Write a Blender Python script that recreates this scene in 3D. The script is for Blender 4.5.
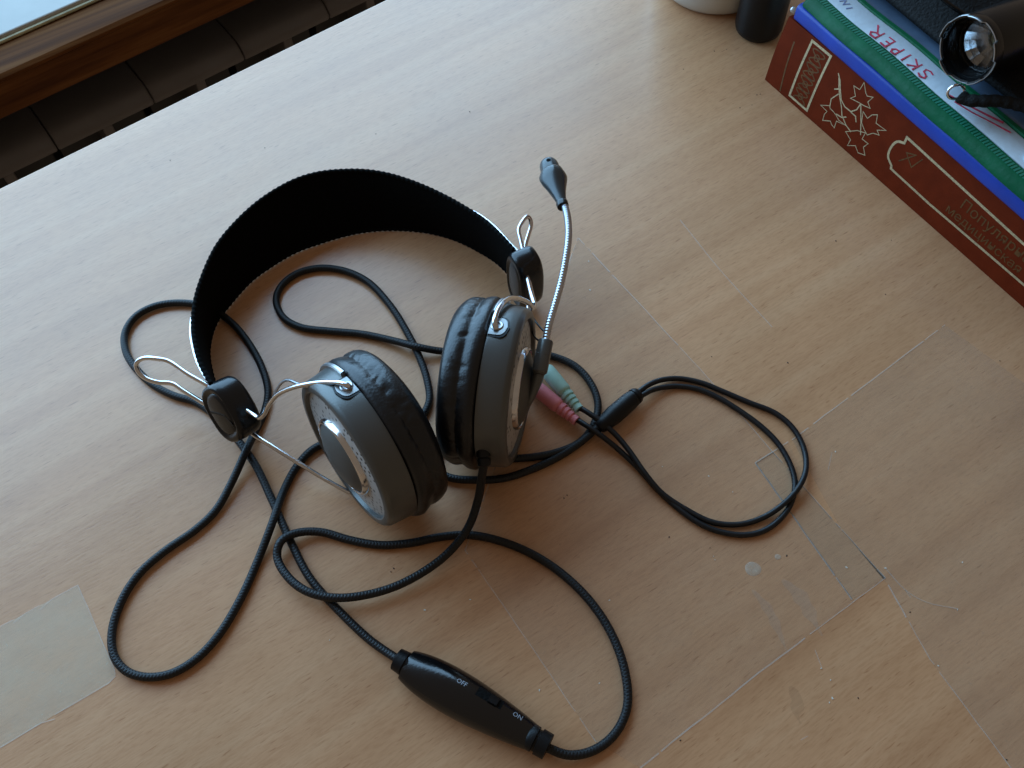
import bpy, math, random
from mathutils import Vector, Matrix
for _o in list(bpy.data.objects):
    bpy.data.objects.remove(_o)
scene = bpy.context.scene
col = scene.collection
MM = 0.001

# ------------------------------------------------------------------ camera
cam_data = bpy.data.cameras.new('camera')
cam_data.sensor_width = 36.0
cam_data.lens = 960.0 / 1024.0 * 36.0
cam_data.clip_start = 0.01
cam_data.clip_end = 50.0
cam = bpy.data.objects.new('camera', cam_data)
col.objects.link(cam)
_r = [[0.832365,0.484401,-0.269303],[-0.554145,0.718997,-0.419483],[-0.00957,0.498396,0.866897]]
cam.matrix_world = Matrix.Translation([-0.07361,-0.19141,0.38]) @ Matrix(_r).to_4x4()
scene.camera = cam

# ------------------------------------------------------------------ room light
world = bpy.data.worlds.new('World')
scene.world = world
world.use_nodes = True
bg = world.node_tree.nodes['Background']
bg.inputs['Color'].default_value = (1.0, 0.78, 0.58, 1)     # dim warm light of the room behind the camera
bg.inputs['Strength'].default_value = 0.14

# edge frame of the desk: u runs along the window side, v points to the window
E0 = Vector((-111.5, 239.5, 0.0))
UU = Vector((0.99824, 0.05925, 0.0))
VV = Vector((-0.05925, 0.99824, 0.0))
def fr(u, v, z):
    return E0 + UU * u + VV * v + Vector((0, 0, z))

def area_lamp(name, p, target, sx, sy, energy, color):
    d = bpy.data.lights.new(name, 'AREA')
    d.shape = 'RECTANGLE'
    d.size, d.size_y, d.energy, d.color = sx, sy, energy, color
    o = bpy.data.objects.new(name, d)
    col.objects.link(o)
    o.location = p * MM
    o.rotation_euler = ((target - p) * MM).to_track_quat('-Z', 'Y').to_euler()
    return o
# daylight through the window behind the sill
area_lamp('window_light', fr(80, 540, 480), fr(80, 0, 450), 1.7, 1.08, 25.5, (0.36, 0.665, 1.0))

scene.view_settings.view_transform = 'Standard'
scene.view_settings.look = 'None'
scene.view_settings.gamma = 1.0
scene.view_settings.exposure = 0.32

# ------------------------------------------------------------------ helpers
def tag(o, label=None, cat=None, group=None, kind=None):
    if label: o['label'] = label
    if cat: o['category'] = cat
    if group: o['group'] = group
    if kind: o['kind'] = kind
    return o

def root_of(o):
    while o.parent: o = o.parent
    return o

def thing(name, label, cat, base, group=None):
    o = bpy.data.objects.new(name, None)
    o.empty_display_size = 0.02
    col.objects.link(o)
    o.location = Vector(base) * MM
    return tag(o, label, cat, group)

def build(name, verts, faces, mat, parent=None, base=None, smooth=True, uvs=None, bevel=0, subsurf=0, sharp=40):
    """verts in world millimetres; one mesh object"""
    org = root_of(parent).location.copy() if parent else Vector(base or (0, 0, 0)) * MM
    me = bpy.data.meshes.new(name)
    me.from_pydata([tuple(Vector(v) * MM - org) for v in verts], [], faces)
    me.update()
    if uvs is not None:
        ul = me.uv_layers.new(name='UVMap')
        for l in me.loops:
            ul.data[l.index].uv = uvs[l.vertex_index]
    o = bpy.data.objects.new(name, me)
    col.objects.link(o)
    if parent: o.parent = parent
    else: o.location = org
    me.materials.append(mat)
    if smooth:
        me.polygons.foreach_set('use_smooth', [True] * len(me.polygons))
        try: me.set_sharp_from_angle(angle=math.radians(sharp))
        except Exception: pass
    if bevel:
        m = o.modifiers.new('bevel', 'BEVEL'); m.width = bevel * MM; m.segments = 3; m.limit_method = 'ANGLE'
        m.angle_limit = math.radians(35)
    if subsurf:
        m = o.modifiers.new('subsurf', 'SUBSURF'); m.levels = subsurf; m.render_levels = subsurf
    return o

def catmull(pts, step=1.5, extra=None):
    """resample a control polyline with a centripetal-like spline, spacing about step mm"""
    P = [Vector(p) for p in pts]
    if len(P) < 3:
        n = max(2, int((P[1] - P[0]).length / step))
        return [P[0].lerp(P[1], i / n) for i in range(n + 1)]
    Q = [P[0] * 2 - P[1]] + P + [P[-1] * 2 - P[-2]]
    out = []
    for i in range(1, len(Q) - 2):
        p0, p1, p2, p3 = Q[i - 1], Q[i], Q[i + 1], Q[i + 2]
        t0 = 0.0
        t1 = t0 + max(1e-4, (p1 - p0).length) ** .5
        t2 = t1 + max(1e-4, (p2 - p1).length) ** .5
        t3 = t2 + max(1e-4, (p3 - p2).length) ** .5
        n = max(1, int(round((p2 - p1).length / step)))
        for k in range(n):
            t = t1 + (t2 - t1) * k / n
            a1 = p0 * ((t1 - t) / (t1 - t0)) + p1 * ((t - t0) / (t1 - t0))
            a2 = p1 * ((t2 - t) / (t2 - t1)) + p2 * ((t - t1) / (t2 - t1))
            a3 = p2 * ((t3 - t) / (t3 - t2)) + p3 * ((t - t2) / (t3 - t2))
            b1 = a1 * ((t2 - t) / (t2 - t0)) + a2 * ((t - t0) / (t2 - t0))
            b2 = a2 * ((t3 - t) / (t3 - t1)) + a3 * ((t - t1) / (t3 - t1))
            out.append(b1 * ((t2 - t) / (t2 - t1)) + b2 * ((t - t1) / (t2 - t1)))
    out.append(P[-1].copy())
    return out

def relax(path, it=2):
    for _ in range(it):
        path = [path[0]] + [path[i] * .5 + (path[i - 1] + path[i + 1]) * .25 for i in range(1, len(path) - 1)] + [path[-1]]
    return path

def frames(path, ref=Vector((0, 0, 1))):
    n = len(path)
    T = []
    for i in range(n):
        d = path[min(i + 1, n - 1)] - path[max(i - 1, 0)]
        T.append(d.normalized())
    u = ref.cross(T[0])
    if u.length < 1e-3: u = Vector((1, 0, 0)).cross(T[0])
    u.normalize()
    out = []
    for t in T:
        u = (u - t * u.dot(t)).normalized()
        out.append((t, u, t.cross(u)))
    return out

def tube_mesh(path, rad, seg=12, flat=1.0, cap=True):
    """rad: number or function(arc length fraction, mm) -> radius"""
    fs = frames(path)
    V, F, UV = [], [], []
    L = [0.0]
    for i in range(1, len(path)): L.append(L[-1] + (path[i] - path[i - 1]).length)
    for i, (p, (t, a, b)) in enumerate(zip(path, fs)):
        r = rad(L[i] / L[-1], L[i]) if callable(rad) else rad
        for k in range(seg):
            th = 2 * math.pi * k / seg
            V.append(p + a * (r * math.cos(th)) + b * (r * flat * math.sin(th)))
            UV.append((L[i], k / seg))
    for i in range(len(path) - 1):
        for k in range(seg):
            k2 = (k + 1) % seg
            F.append((i * seg + k, i * seg + k2, (i + 1) * seg + k2, (i + 1) * seg + k))
    if cap:
        F.append(tuple(range(seg - 1, -1, -1)))
        m = (len(path) - 1) * seg
        F.append(tuple(m + k for k in range(seg)))
    return V, F, UV

def tube(name, pts, rad, mat, parent=None, seg=12, step=1.5, flat=1.0, smoothit=1, **kw):
    path = relax(catmull(pts, step), smoothit)
    V, F, UV = tube_mesh(path, rad, seg, flat)
    return build(name, V, F, mat, parent, uvs=UV, sharp=60, **kw)

def lathe_mesh(prof, c, a, e1, e2, seg=64, close=False, mod=None, th0=0, th1=None):
    """prof list of (w, r) along axis a from c; e1, e2 span the disc; mod(w, r, th) -> (w, r)"""
    V, F, UV = [], [], []
    full = th1 is None
    n = seg if full else seg + 1
    for (w, r) in prof:
        for k in range(n):
            th = 2 * math.pi * k / seg if full else th0 + (th1 - th0) * k / seg
            w2, r2 = mod(w, r, th) if mod else (w, r)
            V.append(c + a * w2 + e1 * (r2 * math.cos(th)) + e2 * (r2 * math.sin(th)))
            UV.append((r2 * math.cos(th), r2 * math.sin(th)))
    m = len(prof)
    for i in range(m - 1):
        for k in range(seg):
            k2 = (k + 1) % n if full else k + 1
            F.append((i * n + k, i * n + k2, (i + 1) * n + k2, (i + 1) * n + k))
    if close and full:
        F.append(tuple(range(n - 1, -1, -1)))
        F.append(tuple((m - 1) * n + k for k in range(n)))
    return V, F, UV

def lathe(name, prof, c, a, mat, parent=None, seg=64, e1=None, close=False, mod=None, sharp=40, **kw):
    a = Vector(a).normalized()
    if e1 is None:
        e1 = Vector((0, 0, 1)) - a * a.z
        if e1.length < .05: e1 = Vector((1, 0, 0)) - a * a.x
    e1 = e1.normalized()
    e2 = a.cross(e1)
    V, F, UV = lathe_mesh(prof, Vector(c), a, e1, e2, seg, close, mod)
    return build(name, V, F, mat, parent, uvs=UV, sharp=sharp, **kw)

def box_vf(o, ax, ay, az):
    """o corner, three edge vectors"""
    o, ax, ay, az = map(Vector, (o, ax, ay, az))
    V = [o, o + ax, o + ax + ay, o + ay, o + az, o + ax + az, o + ax + ay + az, o + ay + az]
    F = [(3, 2, 1, 0), (4, 5, 6, 7), (0, 1, 5, 4), (1, 2, 6, 5), (2, 3, 7, 6), (3, 0, 4, 7)]
    if ax.cross(ay).dot(az) < 0: F = [f[::-1] for f in F]
    return V, F

def prism_vf(poly, mapf, h0, h1):
    """poly 2d, mapf(x, y, h) -> world"""
    n = len(poly)
    A = sum(poly[i][0] * poly[(i + 1) % n][1] - poly[(i + 1) % n][0] * poly[i][1] for i in range(n))
    if A < 0: poly = poly[::-1]
    V = [mapf(x, y, h0) for x, y in poly] + [mapf(x, y, h1) for x, y in poly]
    F = [tuple(range(n - 1, -1, -1)), tuple(range(n, 2 * n))] + [(i, (i + 1) % n, n + (i + 1) % n, n + i) for i in range(n)]
    return V, F

def ribbon_vf(pts, mapf, wid, h0, h1, closed=False):
    """flat ribbon along 2d polyline, mapped to a surface, with a little thickness"""
    P = [Vector((p[0], p[1])) for p in pts]
    n = len(P)
    V, F = [], []
    for i in range(n):
        a = P[(i - 1) % n] if (closed or i > 0) else P[i]
        b = P[(i + 1) % n] if (closed or i < n - 1) else P[i]
        d1 = (P[i] - a).normalized() if (P[i] - a).length > 1e-6 else (b - P[i]).normalized()
        d2 = (b - P[i]).normalized() if (b - P[i]).length > 1e-6 else d1
        t = (d1 + d2)
        t = t.normalized() if t.length > .2 else d1
        nn = Vector((-t.y, t.x))
        s = 1.0 / max(.5, abs(nn.dot(Vector((-d1.y, d1.x)))))
        for sg, h in ((1, h0), (-1, h0), (-1, h1), (1, h1)):
            q = P[i] + nn * (sg * wid / 2 * s)
            V.append(mapf(q.x, q.y, h))
    m = n if closed else n - 1
    for i in range(m):
        j = (i + 1) % n
        for k in range(4):
            F.append((i * 4 + k, j * 4 + k, j * 4 + (k + 1) % 4, i * 4 + (k + 1) % 4))
    if not closed:
        F.append((3, 2, 1, 0)); F.append(tuple((n - 1) * 4 + k for k in range(4)))
    return V, F

def merge(parts):
    V, F = [], []
    for v, f in parts:
        o = len(V)
        V += list(v); F += [tuple(i + o for i in q) for q in f]
    return V, F

def text_vf(s, size, mapf, h, align='LEFT', shear=0.0, xs=1.0):
    cu = bpy.data.curves.new('lettering', 'FONT')
    cu.body = s; cu.size = size; cu.align_x = align; cu.shear = shear; cu.resolution_u = 2
    ob = bpy.data.objects.new('lettering_tmp', cu)
    col.objects.link(ob)
    dg = bpy.context.evaluated_depsgraph_get()
    me = ob.evaluated_get(dg).to_mesh()
    V = [mapf(v.co.x * xs, v.co.y, h) for v in me.vertices]
    F = [tuple(p.vertices) for p in me.polygons]
    bpy.data.objects.remove(ob)
    bpy.data.curves.remove(cu)
    return V, F

# ------------------------------------------------------------------ materials
def new_mat(name):
    m = bpy.data.materials.new(name)
    m.use_nodes = True
    nt = m.node_tree
    b = nt.nodes['Principled BSDF']
    return m, nt, b

def N(nt, kind, **kw):
    n = nt.nodes.new(kind)
    for k, v in kw.items():
        if k.startswith('i_'):
            key = k[2:]
            n.inputs[int(key) if key.isdigit() else key.replace('_', ' ')].default_value = v
        else: setattr(n, k, v)
    return n

def ramp(nt, stops, interp='LINEAR'):
    r = nt.nodes.new('ShaderNodeValToRGB')
    r.color_ramp.interpolation = interp
    el = r.color_ramp.elements
    while len(el) < len(stops): el.new(.5)
    for e, (p, c) in zip(el, stops):
        e.position = p
        e.color = c if len(c) == 4 else (*c, 1)
    return r

def noise(nt, vec, scale, detail=3, rough=.5, dist=0.0):
    n = N(nt, 'ShaderNodeTexNoise', i_Scale=scale, i_Detail=detail, i_Roughness=rough, i_Distortion=dist)
    if vec: nt.links.new(vec, n.inputs['Vector'])
    return n

def bump(nt, bsdf, src, dist, strength=1.0, prev=None):
    b = N(nt, 'ShaderNodeBump', i_Strength=strength, i_Distance=dist)
    nt.links.new(src, b.inputs['Height'])
    if prev: nt.links.new(prev.outputs[0], b.inputs['Normal'])
    nt.links.new(b.outputs[0], bsdf.inputs['Normal'])
    return b

def simple(name, colr, rough=.5, metal=0.0, spec=.5, nscale=0, namp=.0, bscale=0, bdist=0.0, coat=0.0, rvar=0.0):
    m, nt, b = new_mat(name)
    b.inputs['Base Color'].default_value = (*colr, 1)
    b.inputs['Roughness'].default_value = rough
    b.inputs['Metallic'].default_value = metal
    b.inputs['Specular IOR Level'].default_value = spec
    b.inputs['Coat Weight'].default_value = coat
    tc = N(nt, 'ShaderNodeTexCoord')
    if nscale:
        n = noise(nt, tc.outputs['Object'], nscale, 4)
        r = ramp(nt, [(.3, tuple(c * (1 - namp) for c in colr)), (.7, tuple(min(1, c * (1 + namp)) for c in colr))])
        nt.links.new(n.outputs['Fac'], r.inputs[0]); nt.links.new(r.outputs[0], b.inputs['Base Color'])
        if rvar:
            mr = N(nt, 'ShaderNodeMapRange', i_3=rough - rvar, i_4=rough + rvar)
            nt.links.new(n.outputs['Fac'], mr.inputs[0]); nt.links.new(mr.outputs[0], b.inputs['Roughness'])
    if bscale:
        n2 = noise(nt, tc.outputs['Object'], bscale, 3)
        bump(nt, b, n2.outputs['Fac'], bdist)
    return m

def wood_laminate():
    m, nt, b = new_mat('beech_laminate')
    tc = N(nt, 'ShaderNodeTexCoord')
    lk = nt.links.new
    # slow wander of the grain direction
    wn = noise(nt, tc.outputs['Object'], 5.0, 2)
    wm = N(nt, 'ShaderNodeVectorMath', operation='SCALE'); wm.inputs[3].default_value = .012
    sb = N(nt, 'ShaderNodeVectorMath', operation='SUBTRACT'); sb.inputs[1].default_value = (.5, .5, .5)
    lk(wn.outputs['Color'], sb.inputs[0]); lk(sb.outputs[0], wm.inputs[0])
    ad = N(nt, 'ShaderNodeVectorMath', operation='ADD')
    lk(tc.outputs['Object'], ad.inputs[0]); lk(wm.outputs[0], ad.inputs[1])
    def mapped(sx, sy):
        mp = N(nt, 'ShaderNodeMapping'); mp.inputs['Scale'].default_value = (sx, sy, 1)
        mp.inputs['Rotation'].default_value = (0, 0, math.radians(-2))
        lk(ad.outputs[0], mp.inputs['Vector']); return mp.outputs[0]
    streak = noise(nt, mapped(2.6, 85), 1.0, 5, .62)
    broad = noise(nt, mapped(1.0, 16), 1.0, 2, .5)
    fleck = noise(nt, mapped(170, 1150), 1.0, 2, .6)
    pore = noise(nt, mapped(150, 1300), 1.0, 1, .5)
    blot = noise(nt, tc.outputs['Object'], 22, 4, .6)
    c1 = ramp(nt, [(.22, (.53, .262, .124)), (.5, (.62, .330, .165)), (.78, (.68, .392, .210))])
    lk(streak.outputs['Fac'], c1.inputs[0])
    c2 = ramp(nt, [(.3, (.90, .88, .86)), (.7, (1.06, 1.05, 1.04))]); lk(broad.outputs['Fac'], c2.inputs[0])
    m1 = N(nt, 'ShaderNodeMix', data_type='RGBA', blend_type='MULTIPLY'); m1.inputs[0].default_value = 1
    lk(c1.outputs[0], m1.inputs[6]); lk(c2.outputs[0], m1.inputs[7])
    c3 = ramp(nt, [(.36, (.92, .89, .86)), (.52, (1.0, 1.0, 1.0)), (.68, (1.03, 1.03, 1.03))]); lk(fleck.outputs['Fac'], c3.inputs[0])
    m2 = N(nt, 'ShaderNodeMix', data_type='RGBA', blend_type='MULTIPLY'); m2.inputs[0].default_value = 1
    lk(m1.outputs[2], m2.inputs[6]); lk(c3.outputs[0], m2.inputs[7])
    c4 = ramp(nt, [(.66, (1, 1, 1)), (.74, (.72, .62, .54))]); lk(pore.outputs['Fac'], c4.inputs[0])
    m3 = N(nt, 'ShaderNodeMix', data_type='RGBA', blend_type='MULTIPLY'); m3.inputs[0].default_value = .85
    lk(m2.outputs[2], m3.inputs[6]); lk(c4.outputs[0], m3.inputs[7])
    c5 = ramp(nt, [(.3, (.95, .945, .94)), (.65, (1.03, 1.03, 1.03))]); lk(blot.outputs['Fac'], c5.inputs[0])
    m4 = N(nt, 'ShaderNodeMix', data_type='RGBA', blend_type='MULTIPLY'); m4.inputs[0].default_value = 1
    lk(m3.outputs[2], m4.inputs[6]); lk(c5.outputs[0], m4.inputs[7])
    lk(m4.outputs[2], b.inputs['Base Color'])
    b.inputs['Specular IOR Level'].default_value = .85
    mr = N(nt, 'ShaderNodeMapRange', i_3=.29, i_4=.39); lk(blot.outputs['Fac'], mr.inputs[0]); lk(mr.outputs[0], b.inputs['Roughness'])
    bp = bump(nt, b, fleck.outputs['Fac'], .00006, .6)
    return m

def film_mat(name, haze, tint, rough, nscale=30):
    m, nt, b = new_mat(name)
    lk = nt.links.new
    b.inputs['Base Color'].default_value = (*tint, 1)
    b.inputs['Roughness'].default_value = rough
    tr = N(nt, 'ShaderNodeBsdfTransparent')
    mx = N(nt, 'ShaderNodeMixShader')
    tc = N(nt, 'ShaderNodeTexCoord')
    n = noise(nt, tc.outputs['Object'], nscale, 5, .65)
    n2 = noise(nt, tc.outputs['Object'], 420, 3, .6)
    mr = N(nt, 'ShaderNodeMapRange', i_1=.3, i_2=.7, i_3=haze * .7, i_4=haze * 1.3)
    lk(n.outputs['Fac'], mr.inputs[0])
    mr2 = N(nt, 'ShaderNodeMapRange', i_1=.62, i_2=.78, i_3=0, i_4=haze * .9)
    lk(n2.outputs['Fac'], mr2.inputs[0])
    ad = N(nt, 'ShaderNodeMath', operation='ADD'); lk(mr.outputs[0], ad.inputs[0]); lk(mr2.outputs[0], ad.inputs[1])
    lk(ad.outputs[0], mx.inputs[0]); lk(tr.outputs[0], mx.inputs[1]); lk(b.outputs[0], mx.inputs[2])
    lk(mx.outputs[0], nt.nodes['Material Output'].inputs['Surface'])
    return m

def braid_mat(name, colr):
    m, nt, b = new_mat(name)
    lk = nt.links.new
    uv = N(nt, 'ShaderNodeUVMap')
    sp = N(nt, 'ShaderNodeSeparateXYZ'); lk(uv.outputs[0], sp.inputs[0])
    def wave(su, sv):
        a = N(nt, 'ShaderNodeMath', operation='MULTIPLY'); a.inputs[1].default_value = su; lk(sp.outputs[0], a.inputs[0])
        c = N(nt, 'ShaderNodeMath', operation='MULTIPLY'); c.inputs[1].default_value = sv * 2 * math.pi; lk(sp.outputs[1], c.inputs[0])
        d = N(nt, 'ShaderNodeMath', operation='ADD'); lk(a.outputs[0], d.inputs[0]); lk(c.outputs[0], d.inputs[1])
        e = N(nt, 'ShaderNodeMath', operation='SINE'); lk(d.outputs[0], e.inputs[0]); return e
    w1, w2 = wave(4.6, 4), wave(4.6, -4)
    mx = N(nt, 'ShaderNodeMath', operation='MAXIMUM'); lk(w1.outputs[0], mx.inputs[0]); lk(w2.outputs[0], mx.inputs[1])
    b.inputs['Roughness'].default_value = .5
    b.inputs['Specular IOR Level'].default_value = .4
    r = ramp(nt, [(.2, tuple(c * .5 for c in colr)), (.9, tuple(c * 1.5 for c in colr))])
    mr = N(nt, 'ShaderNodeMapRange', i_1=-1.0, i_2=1.0); lk(mx.outputs[0], mr.inputs[0])
    lk(mr.outputs[0], r.inputs[0]); lk(r.outputs[0], b.inputs['Base Color'])
    bump(nt, b, mr.outputs[0], .0002, .6)
    return m

def grille_mat():
    m, nt, b = new_mat('perforated_metal')
    lk = nt.links.new
    uv = N(nt, 'ShaderNodeUVMap')
    vo = N(nt, 'ShaderNodeTexVoronoi', i_Scale=.36, i_Randomness=.4); lk(uv.outputs[0], vo.inputs['Vector'])
    r = ramp(nt, [(.0, (.02, .02, .02)), (.20, (.03, .03, .03)), (.28, (.46, .45, .43)), (1, (.52, .51, .49))])
    lk(vo.outputs['Distance'], r.inputs[0]); lk(r.outputs[0], b.inputs['Base Color'])
    b.inputs['Metallic'].default_value = .35
    b.inputs['Roughness'].default_value = .42
    bump(nt, b, r.outputs[0], .0003, .6)
    return m

def dark_wood():
    m, nt, b = new_mat('varnished_dark_wood')
    lk = nt.links.new
    tc = N(nt, 'ShaderNodeTexCoord')
    mp = N(nt, 'ShaderNodeMapping'); mp.inputs['Scale'].default_value = (3, 160, 160); mp.inputs['Rotation'].default_value = (0, 0, math.radians(-3.4))
    lk(tc.outputs['Object'], mp.inputs['Vector'])
    n = noise(nt, mp.outputs[0], 1.0, 4, .6)
    r = ramp(nt, [(.3, (.050, .017, .006)), (.55, (.11, .040, .012)), (.75, (.17, .072, .024))])
    lk(n.outputs['Fac'], r.inputs[0]); lk(r.outputs[0], b.inputs['Base Color'])
    b.inputs['Roughness'].default_value = .55
    b.inputs['Specular IOR Level'].default_value = .05
    return m

def leatherette():
    m, nt, b = new_mat('black_leatherette')
    tc = N(nt, 'ShaderNodeTexCoord')
    b.inputs['Base Color'].default_value = (.004, .004, .0045, 1)
    b.inputs['Roughness'].default_value = .36
    vo = N(nt, 'ShaderNodeTexVoronoi', i_Scale=900.0); nt.links.new(tc.outputs['Object'], vo.inputs['Vector'])
    n = noise(nt, tc.outputs['Object'], 160, 3)
    b1 = bump(nt, b, vo.outputs['Distance'], .00012, .5)
    bump(nt, b, n.outputs['Fac'], .0003, .4, b1)
    return m

M = {}
M['table'] = wood_laminate()
M['edge'] = simple('edge_banding', (.40, .29, .19), .5, nscale=60, namp=.1)
M['film'] = film_mat('clear_film', .06, (.58, .48, .37), .30)
M['film2'] = film_mat('hazy_film', .08, (.58, .47, .35), .34, 18)
M['film3'] = film_mat('thin_clear_film', .03, (.62, .54, .42), .36, 40)
M['tape'] = film_mat('milky_tape', .20, (.84, .76, .58), .30, 60)
M['film_edge'] = film_mat('film_edge', .17, (.85, .83, .78), .4, 90)
M['cable'] = braid_mat('braided_cable', (.005, .0055, .0065))
M['thin_cable'] = simple('thin_rubber_cable', (.006, .006, .007), .45, spec=.4, bscale=600, bdist=.0001)
M['blackp'] = simple('black_plastic', (.004, .004, .0045), .25, spec=.45, bscale=900, bdist=.00004)
M['blackmatte'] = simple('black_matte_plastic', (.004, .004, .0045), .42, spec=.28, bscale=1200, bdist=.00006)
M['fabric'] = simple('black_strap_fabric', (.003, .003, .003), .95, spec=.08, bscale=1500, bdist=.0003)
M['edging'] = simple('black_edging_thread', (.004, .0045, .0045), .9, spec=.08, bscale=1500, bdist=.0002)
M['chrome'] = simple('chrome_wire', (.72, .72, .74), .16, 1.0, nscale=200, namp=.08)
M['chromedark'] = simple('dull_steel', (.45, .45, .46), .30, 1.0, nscale=200, namp=.1)
M['titan'] = simple('titanium_paint', (.105, .107, .102), .32, .5, nscale=25, namp=.08, bscale=2500, bdist=.00003, rvar=.05)
M['titan_dark'] = simple('titanium_paint_cap', (.10, .097, .088), .52, .4, nscale=40, namp=.1)
M['silverplate'] = simple('silver_plate', (.50, .51, .52), .30, .9, nscale=60, namp=.06)
M['grille'] = grille_mat()
M['boomsteel'] = simple('gooseneck_steel', (.55, .57, .62), .30, 1.0, nscale=200, namp=.08)
M['plate'] = simple('light_titanium_paint', (.26, .265, .265), .32, .6, nscale=60, namp=.06)
M['leather'] = leatherette()
M['foam'] = simple('black_foam', (.008, .008, .008), .95, spec=.1, bscale=1200, bdist=.0006)
M['green_plug'] = simple('mint_green_plastic', (.36, .56, .47), .45, nscale=300, namp=.06)
M['pink_plug'] = simple('pink_plastic', (.74, .24, .27), .45, nscale=300, namp=.06)
M['print'] = simple('white_print', (.38, .42, .48), .6)
M['gold'] = simple('gold_foil', (.56, .46, .27), .42, .35, nscale=900, namp=.25)
M['golddim'] = simple('worn_gold_foil', (.13, .055, .014), .5, .2, nscale=700, namp=.4)
M['bookcloth'] = simple('brown_book_cloth', (.14, .018, .0045), .6, spec=.08, nscale=120, namp=.12, bscale=1800, bdist=.00008)
M['paper'] = simple('book_pages', (.62, .56, .46), .8, nscale=400, namp=.08)
M['bluefolder'] = simple('blue_plastic', (.008, .055, .40), .35, nscale=50, namp=.15)
M['greenfolder'] = simple('green_plastic', (.002, .10, .040), .40, spec=.2, nscale=60, namp=.2, bscale=300, bdist=.0002)
M['greenzip'] = simple('green_zip_plastic', (.02, .20, .13), .4)
M['whitefolder'] = simple('white_plastic', (.50, .58, .64), .45, nscale=40, namp=.05, bscale=90, bdist=.0006)
M['clearblue'] = simple('smoky_clear_plastic', (.07, .11, .17), .25, nscale=60, namp=.3)
M['redink'] = simple('red_marker_ink', (.50, .045, .09), .5, nscale=700, namp=.3)
M['blueink'] = simple('blue_ink', (.16, .20, .36), .5)
M['mugwhite'] = simple('glazed_ceramic', (.62, .60, .54), .22, nscale=40, namp=.03)
M['pouch'] = simple('black_nylon', (.004, .004, .004), .7, spec=.25, bscale=700, bdist=.0006)
M['reflector'] = simple('flashlight_reflector', (.62, .64, .66), .20, 1.0)
M['radiator'] = simple('dark_radiator_paint', (.11, .098, .092), .42, spec=.3, nscale=40, namp=.08)
M['radiator_in'] = simple('radiator_inner_shade', (.02, .018, .016), .6)  # shade of the radiator openings, put into a near-black colour
M['darkwood'] = dark_wood()
M['sillwhite'] = simple('white_sill_paint', (.44, .43, .40), .6, spec=.15, nscale=30, namp=.06)
M['sillbead'] = simple('yellowed_sealant', (.44, .40, .24), .5, nscale=80, namp=.15)
M['crumb'] = simple('pale_crumbs', (.72, .68, .58), .8)
M['darkcrumb'] = simple('dark_crumbs', (.03, .025, .02), .8)
M['glue'] = film_mat('dried_glue', .34, (.80, .72, .58), .5, 200)
gl, gnt, gb = new_mat('lens_glass')
gb.inputs['Transmission Weight'].default_value = 1.0
gb.inputs['Roughness'].default_value = .02
gb.inputs['IOR'].default_value = 1.2
M['glass'] = gl

# ------------------------------------------------------------------ desk top
V, F = [], []
def tz(u, v, z): return fr(u, v, z)
V, F = box_vf(fr(-900, -900, -25), UU * 1900, VV * 900, Vector((0, 0, 25)))
table = build('table_top', V, F, M['table'], smooth=False, bevel=1.0)
table['kind'] = 'structure'

# ------------------------------------------------------------------ window sill and radiator behind the desk edge
sill = thing('window_sill', 'dark brown wooden window sill with white top in the upper left corner', 'window sill', fr(0, 183, -108))
prof = [(183, -106), (183.6, -108), (198, -108), (198, -92), (260, -92), (260, -79), (222, -78), (192, -77.5), (187, -78.5), (184.6, -80.6), (184.2, -82.5), (185.2, -83.6), (184.2, -84.8), (183, -86.5)]
VV1 = [fr(-700, v, z) for v, z in prof] + [fr(1100, v, z) for v, z in prof]
n = len(prof)
FF1 = [tuple(range(n)), tuple(range(2 * n - 1, n - 1, -1))] + [(i, n + i, n + (i + 1) % n, (i + 1) % n) for i in range(n)]
build('wooden_edge', VV1, FF1, M['darkwood'], sill, sharp=25)
V, F = box_vf(fr(-700, 215.4, -77.4), UU * 1800, VV * 200, Vector((0, 0, 5)))
build('white_board', V, F, M['sillwhite'], sill, smooth=False, bevel=1.2)
V, F, UV = tube_mesh([fr(-700, 214.4, -76.4), fr(0, 214.4, -76.4), fr(1100, 214.4, -76.4)], 1.5, 8)
build('sealant_bead', V, F, M['sillbead'], sill)

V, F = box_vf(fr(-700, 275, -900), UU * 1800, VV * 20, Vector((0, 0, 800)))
wl = build('wall', V, F, M['radiator_in'], smooth=False)  # coloured near black so the gaps between sections look shaded
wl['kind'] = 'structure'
rad = thing('radiator', 'dark brown sectional radiator below the wooden window sill', 'radiator', fr(44, 190, -700))
sec = None
def radiator_section(u0):
    w = 78.6
    pr = [(262, -141), (200, -139.5), (192, -139.8), (187, -142), (183.5, -146), (181.8, -148.5), (181.8, -152), (183, -153.5), (190, -153.5), (190, -151), (262, -151)]
    m = len(pr)
    cu = [u0, u0 + 1.2, u0 + w - 1.2, u0 + w]
    V, F = [], []
    for ci, u in enumerate(cu):
        k = 1.0 if ci in (0, 3) else 0.0
        for (v, z) in pr:
            V.append(fr(u, v + (1.0 * k if v < 195 else 0), z - (1.0 * k if z > -150 else 0)))
    for c in range(3):
        for i in range(m):
            j = (i + 1) % m
            F.append((c * m + i, (c + 1) * m + i, (c + 1) * m + j, c * m + j))
    F.append(tuple(range(m))); F.append(tuple(range(4 * m - 1, 3 * m - 1, -1)))
    s = build('section', V, F, M['radiator'], rad, sharp=50)
    V, F = box_vf(fr(u0 + w / 2 - 4, 184, -600), UU * 8, VV * 60, Vector((0, 0, 447)))
    build('front_fin', V, F, M['radiator'], s, smooth=False, bevel=1.5)
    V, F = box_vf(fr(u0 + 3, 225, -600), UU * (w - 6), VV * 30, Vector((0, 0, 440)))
    build('back_plate', V, F, M['radiator_in'], s, smooth=False)
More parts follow.
